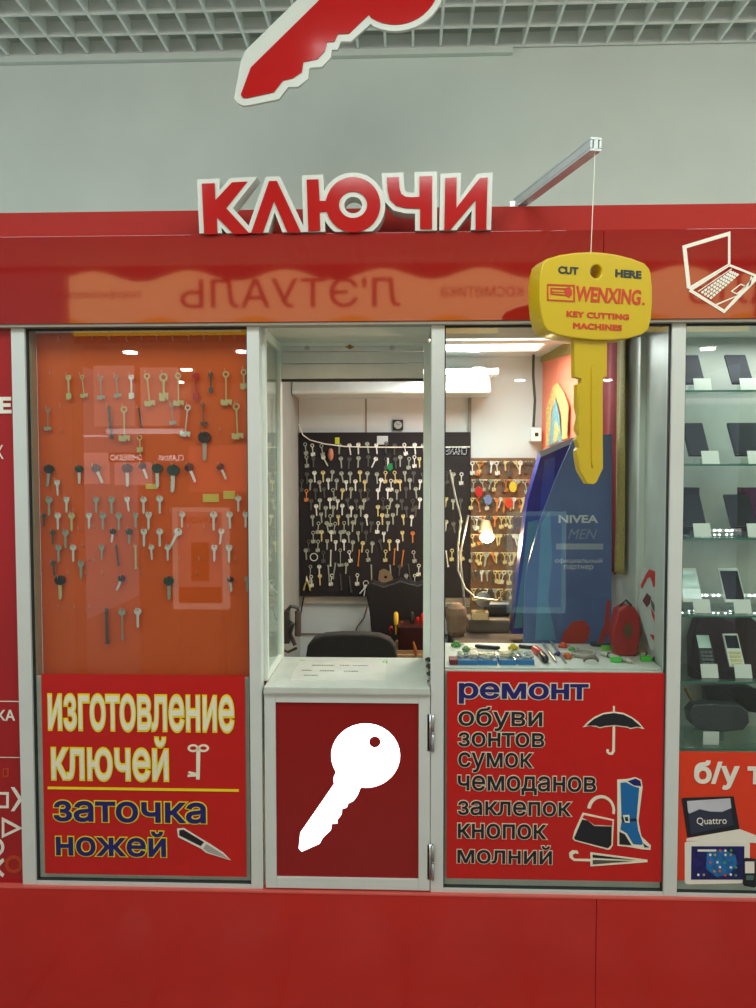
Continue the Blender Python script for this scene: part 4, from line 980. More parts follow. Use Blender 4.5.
# things on the ledge -----------------------------------------------
def ledge_pt(px, py):
    d = fw*FPX+rt*(px-378)+up*(504-py); return CAM+d*((zl-CAM.z)/d.z)
CLEAR = glass_mat('clear_film', (.9, .93, .92, 1), .10)
BLC = mat('cyan_blue_card', rgb(30, 125, 190), .45); SIL = mat('silver_foil', rgb(205, 205, 190), .3, .3, var=.5, scale=180)
for i, (px, w__) in enumerate([(468, 20), (488, 19), (508, 17), (526, 17)]):
    a = ledge_pt(px-w__/2, 665); b = ledge_pt(px+w__/2, 665)
    t = thing('screw_packet', ['blue-edged packet standing nearest the left post on the ledge', 'blue-edged packet of clips, second from the left post', 'blue-edged packet with green contents, third from the left post', 'blue-edged packet nearest the red and black penknife'][i], 'packet', ((a.x+b.x)/2, a.y+.02, zl), group='blue-edged packets along the window ledge')
    part('tray', bx(a.x, b.x, a.y, a.y+.075, zl, zl+.016, .002), BLC, t)
    bm = bmesh.new()
    rr_ = random.Random(i)
    for _ in range(16):
        x_ = rr_.uniform(a.x+.006, b.x-.006); y_ = rr_.uniform(a.y+.008, a.y+.068)
        tube(bm, [(x_-.006, y_, zl+.018+rr_.random()*.008), (x_+.006, y_+rr_.uniform(-.006, .006), zl+.018+rr_.random()*.01)], .0022, 5)
    part('clips', bm, SIL if i != 2 else mat('greenish_foil', rgb(170, 185, 140), .35, .3, var=.4, scale=150), t, kind='stuff')
    part('film', bx(a.x+.001, b.x-.001, a.y+.002, a.y+.073, zl+.0165, zl+.032, .004), CLEAR, t)
def pen(px0, py0, px1, py1, r, m, label, name='pen', cat='pen', h=.0):
    a, b = ledge_pt(px0, py0), ledge_pt(px1, py1); a.z = b.z = zl+r+h
    bm = bmesh.new(); mid = a.lerp(b, .5); tube(bm, [a, a.lerp(b, .12), mid, a.lerp(b, .88), b], [r*.6, r, r, r, r*.5], 12)
    o = solo(name, bm, m, label, cat); autosmooth(o.data); return o
t = thing('penknife', 'red and black penknife between the blue packets and steel tool', 'penknife', (ledge_pt(541, 660).x, ledge_pt(541, 660).y, zl))
for (a_, b__, m, nm) in [((534, 652), (541, 657), mat('red_plastic', rgb(200, 45, 55), .35), 'red_grip'), ((541, 657), (546, 664), BLACK, 'black_grip')]:
    a, b = ledge_pt(*a_), ledge_pt(*b__); a.z = b.z = zl+.013
    bm = bmesh.new(); tube(bm, [a+Vector((0, 0, 0)), a.lerp(b, .2), a.lerp(b, .8), b], [.010, .013, .013, .009], 12); part(nm, bm2me(bm, True), m, t)
pen(543, 645, 556, 663, .006, STEEL, 'grey steel key tool lying right of the penknife', 'steel_tool', 'tool')
pen(550, 642, 566, 664, .005, STEEL, 'thin steel tool slanting beside the orange keychain', 'steel_tool', 'tool')
def blob(px, py, rx, ry, rz, m, label, name, cat, seed=0, noise=.15):
    c = ledge_pt(px, py); c.z = zl+rz*.9
    bm = bmesh.new(); bmesh.ops.create_icosphere(bm, subdivisions=3, radius=1); rr_ = random.Random(seed)
    ph = [rr_.uniform(0, 6) for _ in range(3)]
    for v_ in bm.verts:
        k = 1+noise*math.sin(v_.co.x*4+ph[0])*math.cos(v_.co.z*5+ph[1])+noise*.5*math.sin(v_.co.y*7+ph[2])
        z_ = max(v_.co.z*k, -.9)
        v_.co = Vector((v_.co.x*rx*k, v_.co.y*ry*k, z_*rz))+c
    me = bm2me(bm, True); return solo(name, me, m, label, cat)
# figures / keychains
def keychain(px, py, m, label, s=.012, tail=True, shape_='ball'):
    c = ledge_pt(px, py)
    t = thing('keychain', label, 'keychain', (c.x, c.y, zl), group='keychains on the window ledge')
    bm = bmesh.new()
    if shape_ == 'ball':
        for j, (dx, dy, r) in enumerate([(0, 0, s), (s*1.1, .004, s*.6), (-s*1.0, .006, s*.55), (0.2*s, .012, s*.5)]):
            res = bmesh.ops.create_icosphere(bm, subdivisions=2, radius=r)
            for v_ in res['verts']: v_.co += Vector((c.x+dx, c.y+dy, zl+r))
    else: box(bm, c.x-s*1.3, c.x+s*1.3, c.y-s*.7, c.y+s*.7, zl, zl+s*1.2, s*.25)
    part('fob', bm2me(bm, True), m, t)
    if tail:
        bm = bmesh.new(); tube(bm, [(c.x+.011*math.cos(k*PI/6)+.02, c.y+.03+.011*math.sin(k*PI/6), zl+.003) for k in range(13)], .0016, 6, False); part('ring', bm, STEEL, t)
        bm = bmesh.new(); tube(bm, [(c.x+.006, c.y+.008, zl+.004), (c.x+.014, c.y+.022, zl+.003)], .0015, 5); part('chain', bm, STEEL, t)
cc = lambda n, *c: mat(n, rgb(*c), .4)
keychain(513, 650, cc('flower_yellow', 215, 190, 20), 'yellow flower keychain behind the blue packets', .012)
keychain(456, 647, cc('leaf_green', 70, 150, 60), 'green keychain at the left end of the window ledge', .012)
keychain(466, 651, cc('pale_green', 120, 165, 110), 'pale green keychain behind the leftmost blue packet', .010)
keychain(563, 648, cc('coral', 235, 85, 40), 'coral keychain topmost in the colourful heap', .011)
keychain(567, 659, cc('amber', 215, 110, 30), 'amber keychain in front of the coral one', .012)
keychain(572, 651, cc('grass_green', 70, 175, 60), 'small green keychain right of the coral one', .008)
keychain(558, 656, cc('violet_blue', 70, 60, 130), 'violet keychain at the left edge of the colourful heap', .009)
keychain(606, 650, cc('lime', 110, 215, 70), 'lime green tag keychain at the back of the ledge', .013, True, 'box')
keychain(616, 662, cc('emerald', 70, 200, 80), 'bright green square keychain at the ledge front', .014, True, 'box')
keychain(646, 661, cc('bright_green', 70, 200, 60), 'green square keychain nearest the right window side', .014, True, 'box')
# knives / clasps
for i, (x0, y0, x1, y1, m, lb) in enumerate([(600, 655, 632, 664, SIL, 'silver folding knife with a green tag in front'), (624, 650, 662, 658, cc('tan_plastic', 185, 165, 100), 'tan-handled folding knife near the right side'), (641, 656, 664, 664, SIL, 'short silver clasp at the right end of the ledge'), (475, 648, 500, 650, BLACK, 'black strap lying behind the blue packets'), (519, 648, 538, 650, BLACK, 'black strap behind the fourth blue packet'), (590, 646, 618, 648, BLACK, 'black tool lying at the back of the ledge')]):
    a, b = ledge_pt(x0, y0), ledge_pt(x1, y1); a.z = b.z = zl+.008
    t = thing('folding_knife' if i < 3 else 'strap', lb, 'knife' if i < 3 else 'strap', ((a.x+b.x)/2, (a.y+b.y)/2, zl))
    bm = bmesh.new(); tube(bm, [a, a.lerp(b, .1), a.lerp(b, .9), b], [.005, .008, .008, .005], 8); part('body', bm, m, t)
    if i < 3:
        for s_ in (.3, .65):
            c = a.lerp(b, s_); bm = bmesh.new(); tube(bm, [c-(b-a).normalized()*.003, c+(b-a).normalized()*.003], .0095, 8); part('band', bm, BLACK, t)
# little brown arch shaped cork & round transparent dish
c = ledge_pt(591, 663)
bm = bmesh.new(); tube(bm, [(c.x+.024*math.cos(k*PI/8), c.y, zl+.004+.016*math.sin(k*PI/8)) for k in range(9)], [.003, .005, .006, .007, .008, .007, .006, .005, .003], 8)
solo('claw_clip', bm2me(bm, True), cc('taupe', 110, 105, 90), 'taupe arched claw clip at the ledge front', 'clip')
c = ledge_pt(583, 656); bm = bmesh.new(); lathe(bm, [(.036, 0), (.042, .004), (.042, .012), (.036, .014), (.034, .006), (.0, .005)], (c.x, c.y, zl), 'Z', 24)
solo('plastic_dish', bm, cc('cloudy_plastic', 165, 160, 150), 'round cloudy plastic dish beside the amber keychain', 'dish')
a, b = ledge_pt(448, 665), ledge_pt(457, 665)
solo('small_red_box', bx(a.x+.005, b.x+.003, a.y, a.y+.05, zl, zl+.018, .002), cc('maroon_box', 125, 30, 45), 'small maroon box against the left post on the ledge', 'box')
# ================================================================== FAR RIGHT CABINET
solo('wall_cabinet', bx(.8830, 2.2, .30, .32, ZP, ZB+.02), mat('cabinet_back', rgb(196, 200, 192, 1.15), .5), kind='structure')
solo('wall_cabinet_side', bx(.8605, .8822, .051, .32, ZP, ZB), SIDEP, kind='structure')
solo('ceiling_cabinet', bx(.8825, 2.2, .05, .32, ZB-.003, ZB+.02), WHITE, kind='structure')
SH = []
for i, py in enumerate((391.5, 465.5, 539.5, 617, 683, 750)):
    yf = .045
    z = at(720, py-1.5, yf).z; SH.append(z)
    t = thing('glass_shelf', ['topmost glass shelf of the phone cabinet', 'second glass shelf from the top of phone cabinet', 'third glass shelf carrying phones in the cabinet', 'fourth glass shelf, above the button phones', 'fifth glass shelf, holding the two button phones', 'lowest glass shelf just above the orange-red poster'][i], 'shelf', (1.4, .15, z-.006), group='glass shelves of the phone cabinet')
    part('glass', bx(.884, 2.18, yf+.002, .28, z-.006, z), SHELFGLASS, t)
    part('front_edge', bx(.884, 2.18, yf, yf+.002, z-.006, z), GREENEDGE, t)
PHB = mat('phone_black', (.012, .012, .016, 1), .4, spec=.25); PHS = mat('phone_screen', rgb(30, 31, 40), .5, spec=.15)
PHW = mat('phone_white', rgb(225, 225, 218), .25); TAG = mat('price_card', rgb(222, 226, 218, 1.15), .6)
STC = glass_mat('stand_acrylic', (.9, .95, .93, 1), .12)
def phone(px, shelf, w_, h_, m, label, screen=PHS, kind='smart', yb=.12, tagx=None, lean=34):
    z = SH[shelf]
    p = at(px, 500, yb)
    p.z = z
    t = thing('phone', label, 'phone', (p.x, yb, z), group='phones in the glass cabinet')
    R = Matrix.Translation(Vector((p.x, yb, z+.030))) @ Matrix.Rotation(math.radians(-lean), 4, 'X')
    def lp(nm, bm, mm_, root=t): me = bm2me(bm); me.transform(R); return part(nm, me, mm_, root)
    b = lp('body', bx(-w_/2, w_/2, 0, .010, 0, h_, .004), m)
    if kind == 'smart': lp('screen', bx(-w_/2+.004, w_/2-.004, -.001, .001, .012 if m is PHW else .006, h_-(.012 if m is PHW else .006)), screen, b)
    else:
        lp('screen', bx(-w_/2+.005, w_/2-.005, -.001, .001, h_*.55, h_-.008), screen, b)
        for r_ in range(4):
            for c_ in range(3): 
                lp('button', bx(-w_/2+.006+c_*(w_-.012)/3+.001, -w_/2+.006+(c_+1)*(w_-.012)/3-.001, -.002, .001, .006+r_*.013, .006+r_*.013+.009, .001), mat('phone_keys', rgb(190, 180, 120) if m is PHW else rgb(60, 60, 62), .4) if False else (mat('phone_keys_yellow', rgb(215, 200, 120), .4) if m is PHW else mat('phone_keys_dark', rgb(70, 70, 74), .4)), b)
    # stand and price card
    bm = bmesh.new(); box(bm, p.x-w_*.4, p.x+w_*.4, yb-.02, yb+.07, z, z+.003); box(bm, p.x-w_*.4, p.x+w_*.4, yb-.02, yb-.017, z, z+.02)
    s_ = solo('phone_stand', bm, STC, label.replace('phone', 'phone', 1).replace(label, 'clear acrylic stand under the '+' '.join(label.split()[:12])), 'stand', 'clear stands under the phones')
    tx = tagx if tagx is not None else px+3
    q = at(tx, 500, yb-.03)
    bm = bmesh.new(); box(bm, -.028, .028, 0, .0012, 0, .046)
    me = bm2me(bm); me.transform(Matrix.Translation(Vector((q.x, yb-.035, z+.0005))) @ Matrix.Rotation(math.radians(-20), 4, 'X'))
    solo('price_card', me, TAG, 'white price card by the '+' '.join(label.split()[:11]), 'price card', 'price cards in the cabinet')
phone(693, 0, .070, .125, PHB, 'black phone at the left of the top shelf', tagx=701)
phone(741, 0, .070, .125, PHB, 'black phone second on the top shelf', tagx=747)
phone(699, 1, .070, .135, PHB, 'black phone at the left of the second shelf', tagx=710)
phone(750, 1, .10, .135, PHB, 'wide black phone at the right of the second shelf', tagx=756)
phone(697, 2, .070, .130, PHB, 'black phone left on the third shelf', tagx=703)
phone(745, 2, .085, .130, PHB, 'black phone right on the third shelf', tagx=757)
phone(695, 3, .068, .130, PHW, 'white phone with a bright screen left on fourth shelf', mat('bright_screen', rgb(205, 225, 222), .1, coat=.6), tagx=704)
phone(738, 3, .068, .130, PHW, 'white phone with a dark screen on fourth shelf', tagx=745)
phone(712, 4, .052, .120, PHB, 'black button phone on the fifth shelf', mat('green_grey_screen', rgb(170, 195, 185), .15), 'button', tagx=713)
phone(741, 4, .052, .120, PHW, 'yellow and white button phone on the fifth shelf', PHS, 'button', tagx=747)
for px in (815, 870):
    for s_, lb in ((0, 'top'), (2, 'third')):
        pass
# boxes on shelves behind
for i, (px0, py0, px1, sh_i, m, lb) in enumerate([(684, 390, 701, 1, PHB, 'dark phone box at the left back of the second shelf'), (684, 466, 700, 2, PHB, 'dark phone box left at the back of the third shelf'), (743, 466, 775, 2, mat('purple_box', rgb(90, 30, 80), .4), 'purple-black phone box at the right back of third shelf')]):
    a = at(px0, py0, .2); b = at(px1, py0, .2)
    if i == 0: continue
    solo('phone_box', bx(max(a.x, .886), b.x, .20, .245, SH[sh_i]+.0005, SH[sh_i]+.16, .002), m, lb, 'box')
a = at(744, 493, .19)
# handbags hanging at the bottom
BR = mat('dark_brown_leather', rgb(62, 34, 32), .45, bump=.3, scale=40)
me = fillmesh([PY(.22).uvs([(694, 678), (693, 640), (698, 622), (706, 615), (745, 614), (755, 622), (762, 640), (762, 678)])], .05, .22, .004); autosmooth(me)
solo('leather_pouch', me, BR, 'large dark brown leather pouch behind the button phones', 'pouch')
z5 = SH[5]
GR = mat('dark_grey_pouch', rgb(62, 66, 70), .35, coat=.2)
yg = .12
me = fillmesh([[(x_, z_) for x_, z_ in [PY(yg).uv(*q) for q in [(690, 712), (695, 706), (708, 705), (740, 707), (746, 712), (747, 722), (742, 728), (722, 730), (700, 728), (692, 722)]]]], .04, yg, .006); autosmooth(me)
zmin = min(v_.co.z for v_ in me.vertices)
gp = thing('glasses_case', 'dark grey pouch lying on the lowest glass shelf', 'pouch', (at(718, 728, yg).x, yg, z5))
part('case', me, GR, gp)
part('stand', bx(at(700, 0, yg).x, at(738, 0, yg).x, yg, yg+.04, z5, zmin+.004), STC, gp)
q = at(711, 740, .08)
solo('price_card', bx(q.x-.026, q.x+.026, .08, .0815, z5, z5+.044), TAG, 'white price card below the dark grey pouch', 'price card', 'price cards in the cabinet')
me = fillmesh([PY(.24).uvs([(706, 689), (750, 688), (760, 692), (760, 712), (715, 706), (707, 700)])], .03, .24, .004); autosmooth(me)
solo('black_purse', me, BLACK, 'black purse behind the dark grey pouch', 'purse')
bm = bmesh.new(); tube(bm, [at(x_, y_, .22) for x_, y_ in [(685, 688), (690, 697), (696, 706), (701, 714)]], .006, 8)
solo('yellow_strap', bm, cc('ochre_strap', 150, 120, 50), 'ochre strap hanging at the left back of the lowest shelf', 'strap')
# LED dots strips on shelves (small lit lamps)
LED = mat('led_dot', (1, 1, 1, 1), .4, emit=(.95, 1, 1, 1), es=14)
for i, (py, y_) in enumerate([(530.5, .26), (595.5, .26)]):
    z = at(720, py, y_).z
    t = thing('led_strip', ['row of small white lamps behind the third shelf', 'row of small white lamps behind the fourth shelf'][i], 'led strip', (1.3, y_, z))
    part('strip', bx(.885, 1.7, y_+.003, y_+.012, z-.005, z+.005), WHITE, t)
    for k in range(26):
        bm = bmesh.new(); lathe(bm, [(.0028, -.001), (.0028, .003)], (.892+k*.021+.004*(k % 2), y_, z), 'Y', 8); part('led_lamp', bm, LED, t)
# right poster
t, pl = poster(678.5, 751.5, 900, 884, ORANGE_RED, 'orange-red poster with white lettering, laptop and tablet pictures', YP)
lettering(pl, 'б/у т', (694, 760, 763, 790), VWHITE, t, .035, spacing=1.02)
U = lambda x: 680+x/6.724
V = lambda y: 740+y/6.724
def sp(nm, pts, m, y, lb=None): shape(nm, pl, [[(U(a), V(b)) for a, b in pts]], m, t, y, .001, lb)
sp('laptop_picture', [(10, 395), (20, 388), (360, 378), (400, 598), (48, 655)], BLACKP, -.0015)
SKY = mat('screen_sky', rgb(205, 208, 215), .5); DSC = mat('screen_dark', rgb(48, 55, 75), .5)
sp('laptop_screen_picture', [(45, 408), (335, 390), (355, 570), (70, 632)], DSC, -.0025)
sp('laptop_screen_sky_picture', [(45, 408), (335, 390), (343, 455), (280, 480), (200, 478), (130, 462), (60, 492), (52, 480)], SKY, -.0033)
lettering(pl, 'Quattro', (U(110), V(515), U(310), V(572)), VWHITE, t, 0, y=-.0036, rot=.04)
sp('laptop_keyboard_picture', [(45, 660), (400, 598), (620, 680), (560, 692), (40, 676)], VWHITE, -.002)
sp('tablet_picture', [(30, 690), (45, 680), (455, 678), (468, 695), (465, 945), (450, 960), (45, 968), (30, 955)], VWHITE, -.0026)
sp('tablet_screen_picture', [(75, 712), (430, 712), (428, 935), (72, 935)], mat('tablet_blue', rgb(28, 30, 100), .4, var=.5, scale=60), -.0035)
sp('tablet_glow_picture', [(180, 740), (300, 735), (370, 770), (380, 830), (330, 900), (240, 915), (170, 860)], mat('tablet_cyan', rgb(30, 110, 175), .4, var=.35, scale=50), -.0041)
sp('tablet_bar_picture', [(115, 732), (240, 732), (240, 746), (115, 746)], VWHITE, -.0044)
ic = random.Random(2)
for j, (ix, iy) in enumerate([(200, 768), (232, 768), (266, 738), (302, 740), (340, 738), (302, 768), (338, 768), (200, 820), (248, 818), (298, 822), (265, 850), (228, 878), (264, 878), (338, 852), (372, 852), (120, 902), (157, 902), (300, 905), (338, 900), (372, 905)]):
    shape('icon_picture', pl, [circ(U(ix), V(iy), 1.3, 1.3, 8)], [VWHITE, MATS['tan_plastic'], MATS['coral'], VWHITE, MATS['grass_green']][j % 5], t, -.0046, .0006)
sp('phone_picture', [(425, 795), (440, 788), (505, 795), (510, 975), (495, 988), (425, 975), (418, 960)], BLACKP, -.0048)
sp('phone_screen_picture', [(433, 812), (495, 812), (495, 890), (433, 890)], VWHITE, -.0058)
sp('phone_keys_picture', [(440, 905), (490, 905), (488, 935), (440, 935)], mat('teal_grey', rgb(80, 120, 115), .4), -.0058)
solo('trim_28', bx(.8830, 2.195, .020, .030, ZP+.012, z5-.008), GREYF, kind='structure')
# ================================================================== FAR LEFT PANEL
RL = mat('left_panel_red', rgb(150, 24, 26, 1.35), .3, var=.12, scale=2)
t = thing('wall_sign', 'red printed panel with white symbols at the far left', 'panel', (-1.7, .01, ZP))
part('backing', bx(-2.4, -1.2865, .010, .016, ZP, ZB-.006), RL, t)
PLt = PY(.010)
lettering(PLt, 'Е', (-1, 397, 12, 413.5), VWHITE, t, .05)
lettering(PLt, 'Х', (-6, 445, 4, 459), VWHITE, t, .0)
lettering(PLt, 'КА', (-3, 709.5, 15.5, 720.5), VWHITE, t, .02)
for py in (701, 757): part('line', pbox(PLt, -60, py-.8, 19.8, py+.8, -.002, 0), VWHITE, t, pm=PLt.m)
def sy(pts, hole=None, m=VWHITE, nm='symbol', y=-.002): shape(nm, PLt, [pts]+([hole] if hole else []), m, t, y)
sy([(-8, 792), (9, 792), (9, 808), (-8, 808)], [(-5, 794.5), (6.5, 794.5), (6.5, 805.5), (-5, 805.5)])
sy([(11, 787), (14.5, 787), (23, 799), (14.5, 811), (11, 811), (18.5, 799)])
sy([(2, 817), (23, 828), (2, 838)], [(4.5, 821.5), (17, 828), (4.5, 834)])
sy(circ(-6, 847, 10.5, 10, 24), circ(-6, 847, 7.5, 7, 24))
sy([(-14, 856), (-5, 864), (3, 858), (4.5, 861), (-2, 868), (4.5, 874), (3, 877), (-5, 871), (-14, 879), (-16, 876), (-8, 868), (-16, 859)])
FO = mat('faded_orange_symbol', rgb(170, 60, 25, 1.3), .4)
sy(circ(14, 864, 9, 9, 24), circ(14, 864, 5.5, 5.5, 24), FO)
sy([(3, 768), (9, 768), (9, 777), (3, 777)], [(4.5, 769.5), (7.5, 769.5), (7.5, 775.5), (4.5, 775.5)], FO)
# ================================================================== SIGNS
SIGNW = mat('sign_white_acrylic', rgb(205, 210, 200, 1.1), .3, var=.02)
SIGNR = mat('sign_red_face', rgb(170, 20, 20, 1.2), .12, var=.02, coat=.1)
YF = -.03
SG = PY(YF)
t = thing('sign_letters', 'white-edged red block letters standing on the red fascia', 'sign', (at(345, 237, YF).x, YF, ZT))
z4 = lambda pts: [(190+x/4.725, 165+y/4.725) for x, y in pts]
z5_ = lambda pts: [(340+x/4.725, 165+y/4.725) for x, y in pts]
def ringpts(cx_, cy_, rx, ry, a0, a1, n=30): return [(cx_+rx*math.cos(math.radians(a0+(a1-a0)*i/n)), cy_-ry*math.sin(math.radians(a0+(a1-a0)*i/n))) for i in range(n+1)]
letK = z4([(57, 90), (118, 88), (121, 168), (200, 84), (272, 80), (172, 205), (283, 326), (207, 328), (128, 248), (130, 328), (68, 330)])
letL = z4([(289, 325), (375, 78), (412, 78), (525, 320), (462, 322), (398, 172), (345, 323)])
oc = (353.2, 205.2)
letU = z4([(552, 72), (608, 70), (614, 172), (642, 172)])+ringpts(oc[0], oc[1], 27.2, 27.6, 162, -162, 40)+z4([(645, 222), (614, 224), (616, 312), (560, 315)])
holeU = circ(oc[0], oc[1], 14, 13.3, 30); holeUw = circ(oc[0], oc[1], 9, 8.3, 26)
letC = z5_([(222, 62), (278, 60), (282, 115), (290, 140), (310, 153), (340, 155), (375, 153), (375, 57), (435, 55), (435, 305), (378, 305), (378, 208), (310, 206), (265, 195), (235, 165), (225, 125)])
letI = z5_([(497, 65), (550, 62), (550, 205), (660, 65), (697, 62), (690, 310), (640, 310), (640, 168), (520, 310), (492, 310)])
NL = 0
for nm, pts, hw, hr in (('K', letK, None, None), ('L', letL, None, None), ('U', letU, holeUw, holeU), ('C', letC, None, None), ('I', letI, None, None)):
    NL += 1; outer = offset_poly(pts, 4.9)
    zmin = ZT
    lo = [ccw(clip_low(ccw(SG.uvs(outer)), ZT+.0015))]
    if hw: lo.append(cw(SG.uvs(hw)))
    lt = part('letter_box', solidfill(lo, .055, YF-.0006*NL), SIGNW, t, pm=None)
    fc = [SG.uvs(pts)]
    if hr: fc.append(SG.uvs(hr))
    part('letter_face', fillmesh(fc, .004, YF-.004-.0006*NL), SIGNR, lt)
# big key sign
YKS = -.06
KS = PY(YKS)
wt = [(234, 98), (237, 102.5), (243, 105.5), (250, 105), (279, 99), (288, 87), (298, 86.6), (308, 78.7), (309.5, 67.8), (322, 66.8), (331, 57), (332, 49.6), (337.6, 49.6), (341, 41.3), (351, 41.3), (370.7, 23.8)]
bowW = [(395+51*math.cos(math.radians(a)), -20+51*math.sin(math.radians(a))) for a in range(115, -165, -8)]
wtop = [(340, -36), (301, -4), (246, 50), (241, 60)]
white = wt+bowW+wtop
rt_ = [(241, 95), (243, 98), (247, 98.5), (274, 92.5), (283, 81), (293, 78.5), (302, 72.5), (303.5, 62.5), (317.5, 59.5), (325, 51.5), (327, 42.5), (334.5, 42), (338, 34.5), (349, 34), (369, 15)]
bowR = [(395+45*math.cos(math.radians(a)), -20+45*math.sin(math.radians(a))) for a in range(122, -155, -8)]
rtop = [(345, -30), (320, 0), (251, 68)]
t = thing('key_sign', 'big white-edged red key sign hanging above the block letters', 'sign', (at(330, 105, YKS).x, YKS, KS.uv(240, 105)[1]))
kw = part('key_box', fillmesh([KS.uvs(white), KS.uvs(circ(418, -42, 9, 9, 20))], .012, YKS), SIGNW, t)
part('key_face', fillmesh([KS.uvs(rt_+bowR+rtop), KS.uvs(circ(418, -42, 13, 13, 20))], .004, YKS-.004), SIGNR, t)
for px, py in ((300, 10), (395, -60)):
    p = KS.w(px, py); bm = bmesh.new(); tube(bm, [(p.x, YKS+.006, p.z-.05), (p.x, YKS+.006, ZC)], .002, 6); part('wire', bm, STEEL, t)
# laptop outline on the fascia
LP = PY(-.0225)
U = lambda x: 660+x/7.875
V = lambda y: 210+y/7.875
t = thing('laptop_emblem', 'white line drawing of a laptop at the right end of fascia', 'emblem', (at(722, 310, -.0225).x, -.0225, at(722, 315, -.0225).z))
def le(pts, hole=None, y=-.0015, m=VWHITE): part('outline', fillmesh([LP.uvs([(U(a), V(b)) for a, b in pts])]+([LP.uvs([(U(a), V(b)) for a, b in hole])] if hole else []), .0014, y), m, t, pm=LP.m)
le([(175, 282), (553, 168), (553, 425), (235, 625), (210, 615)], [(208, 302), (535, 205), (535, 425), (240, 598)])
le([(235, 625), (553, 428), (770, 515), (770, 545), (505, 815), (225, 640)], [(258, 632), (545, 445), (740, 522), (505, 785)])
for k in range(5):
    f0 = .06+k*.1
    A = Vector((275, 640)).lerp(Vector((505, 790)), f0); B = Vector((560, 455)).lerp(Vector((745, 530)), f0*.9)
    A2 = A.lerp(B, .04); B2 = A.lerp(B, .93 if k > 0 else .98)
    n = (B2-A2).normalized(); q = Vector((-n.y, n.x))*(3.5 if k == 0 else 9)
    if k == 0: le([A2+q, B2+q, B2-q, A2-q])
    else:
        for j in range(10):
            a_, b_ = A2.lerp(B2, j/10+.012), A2.lerp(B2, (j+1)/10-.012); le([a_+q, b_+q, b_-q, a_-q])
le([(555, 640), (635, 580), (680, 600), (605, 668)], [(570, 640), (636, 590), (665, 603), (604, 657)])
le([(440, 740), (600, 675), (605, 680), (450, 750)])
le([(715, 520), (724, 522), (712, 590), (690, 605), (700, 580)])
# aluminium bracket and the hanging yellow key
t = thing('bracket_bar', 'slotted aluminium bar jutting out above the fascia on the right', 'bracket', (at(515, 207, .19).x, .25, 2.5))
YY = -.36
e0 = at(518, 204, .24); e1 = at(596, 144, YY)
dv = (e1-e0).normalized(); sd = dv.cross(Vector((0, 0, 1))).normalized(); u2 = sd.cross(dv)
bm = bmesh.new()
for (ax, az, ww, hh) in ((0, 0, .012, .026), (0, .0145, .032, .006), (0, -.0145, .032, .006), (-.013, 0, .006, .020), (.013, 0, .006, .020)):
    vs = []
    for P_ in (e0, e1):
        for sx, sz in ((-1, -1), (1, -1), (1, 1), (-1, 1)): vs.append(bm.verts.new(P_+sd*(ax+sx*ww/2)+u2*(az+sz*hh/2)))
    for f_ in ((0, 1, 2, 3), (7, 6, 5, 4), (0, 4, 5, 1), (1, 5, 6, 2), (2, 6, 7, 3), (3, 7, 4, 0)): bm.faces.new([vs[i] for i in f_])
part('bar', bm, mat('satin_aluminium', rgb(215, 225, 225), .3, .25), t)
part('wall_plate', bx(e0.x-.03, e0.x+.03, .192, .20, e0.z-.06, e0.z+.02) if False else bx(e0.x-.03, e0.x+.03, .225, .25, ZT-.02, e0.z+.005), STEEL, t)
a = at(597, 272, YY)
YKP = Plane((a.x, YY, 0), math.radians(17))
yk = thing('hanging_key_sign', 'big yellow plastic key sign hanging on a wire', 'sign', (a.x, YY, at(597, 480, YY).z), math.radians(17))
YM_ = mat('yellow_plastic', rgb(212, 182, 18, 1.0), .32, var=.02, coat=.15)
g6 = lambda pts: [(520+x/5.4, 200+y/5.4) for x, y in pts]
g7 = lambda pts: [(540+x/6.3, 330+y/6.3) for x, y in pts]
face = g6([(380, 290), (300, 294), (215, 306), (150, 325), (128, 345), (116, 390), (110, 450), (110, 540), (118, 620), (133, 675), (150, 700), (200, 722), (280, 738), (400, 750), (500, 750), (580, 742), (650, 722), (685, 695), (698, 640), (704, 560), (704, 470), (697, 400), (688, 375), (665, 350), (600, 325), (520, 305), (450, 294)])
TH = .062
me = fillmesh([YKP.uvs(face), YKP.uvs(g6(circ(408, 388, 38, 44, 24)))], TH, 0, .004); autosmooth(me, 40)
part('bow', me, YM_, yk, pm=YKP.m)
shf = g7([(228, 40), (430, 40), (428, 290), (405, 292), (405, 320), (402, 345), (404, 870), (365, 955), (350, 968), (310, 965), (262, 880), (248, 800), (245, 760), (262, 740), (245, 690), (262, 660), (246, 620), (262, 540), (248, 480), (250, 345), (275, 335), (275, 300), (232, 290)])
me = fillmesh([YKP.uvs(shf)], .018, .010, .002); autosmooth(me, 40)
part('shaft', me, YM_, yk, pm=YKP.m)
me = fillmesh([YKP.uvs(g7([(338, 215), (346, 250), (349, 400), (349, 820), (338, 870), (331, 820), (331, 400), (332, 250)]))], .006, .0045); part('ridge', me, YM_, yk, pm=YKP.m)
for (cy0, cy1) in ((345, 500), (535, 640), (660, 740), (770, 850)):
    part('cut', fillmesh([YKP.uvs(g7([(252, cy0), (285, cy0+20), (297, (cy0+cy1)/2), (285, cy1-20), (252, cy1)]))], .004, .0065), YM_, yk, pm=YKP.m)
KBL = mat('dark_green_print', rgb(35, 50, 50), .5); KRD = mat('red_orange_print', rgb(205, 60, 25), .5)
def ytext(s, x0, y0, x1, y1, m, bold, sl=.062, shear=0, spc=1.0):
    a_ = (520+x0/5.4, 200+y0/5.4); b_ = (520+x1/5.4, 200+y1/5.4)
    return lettering(YKP, s, (a_[0], a_[1], b_[0], b_[1]), m, yk, bold, y=-.0045, shear=shear, spacing=spc)
ytext('CUT', 202, 358, 310, 407, KBL, .045); ytext('HERE', 510, 376, 650, 428, KBL, .045)
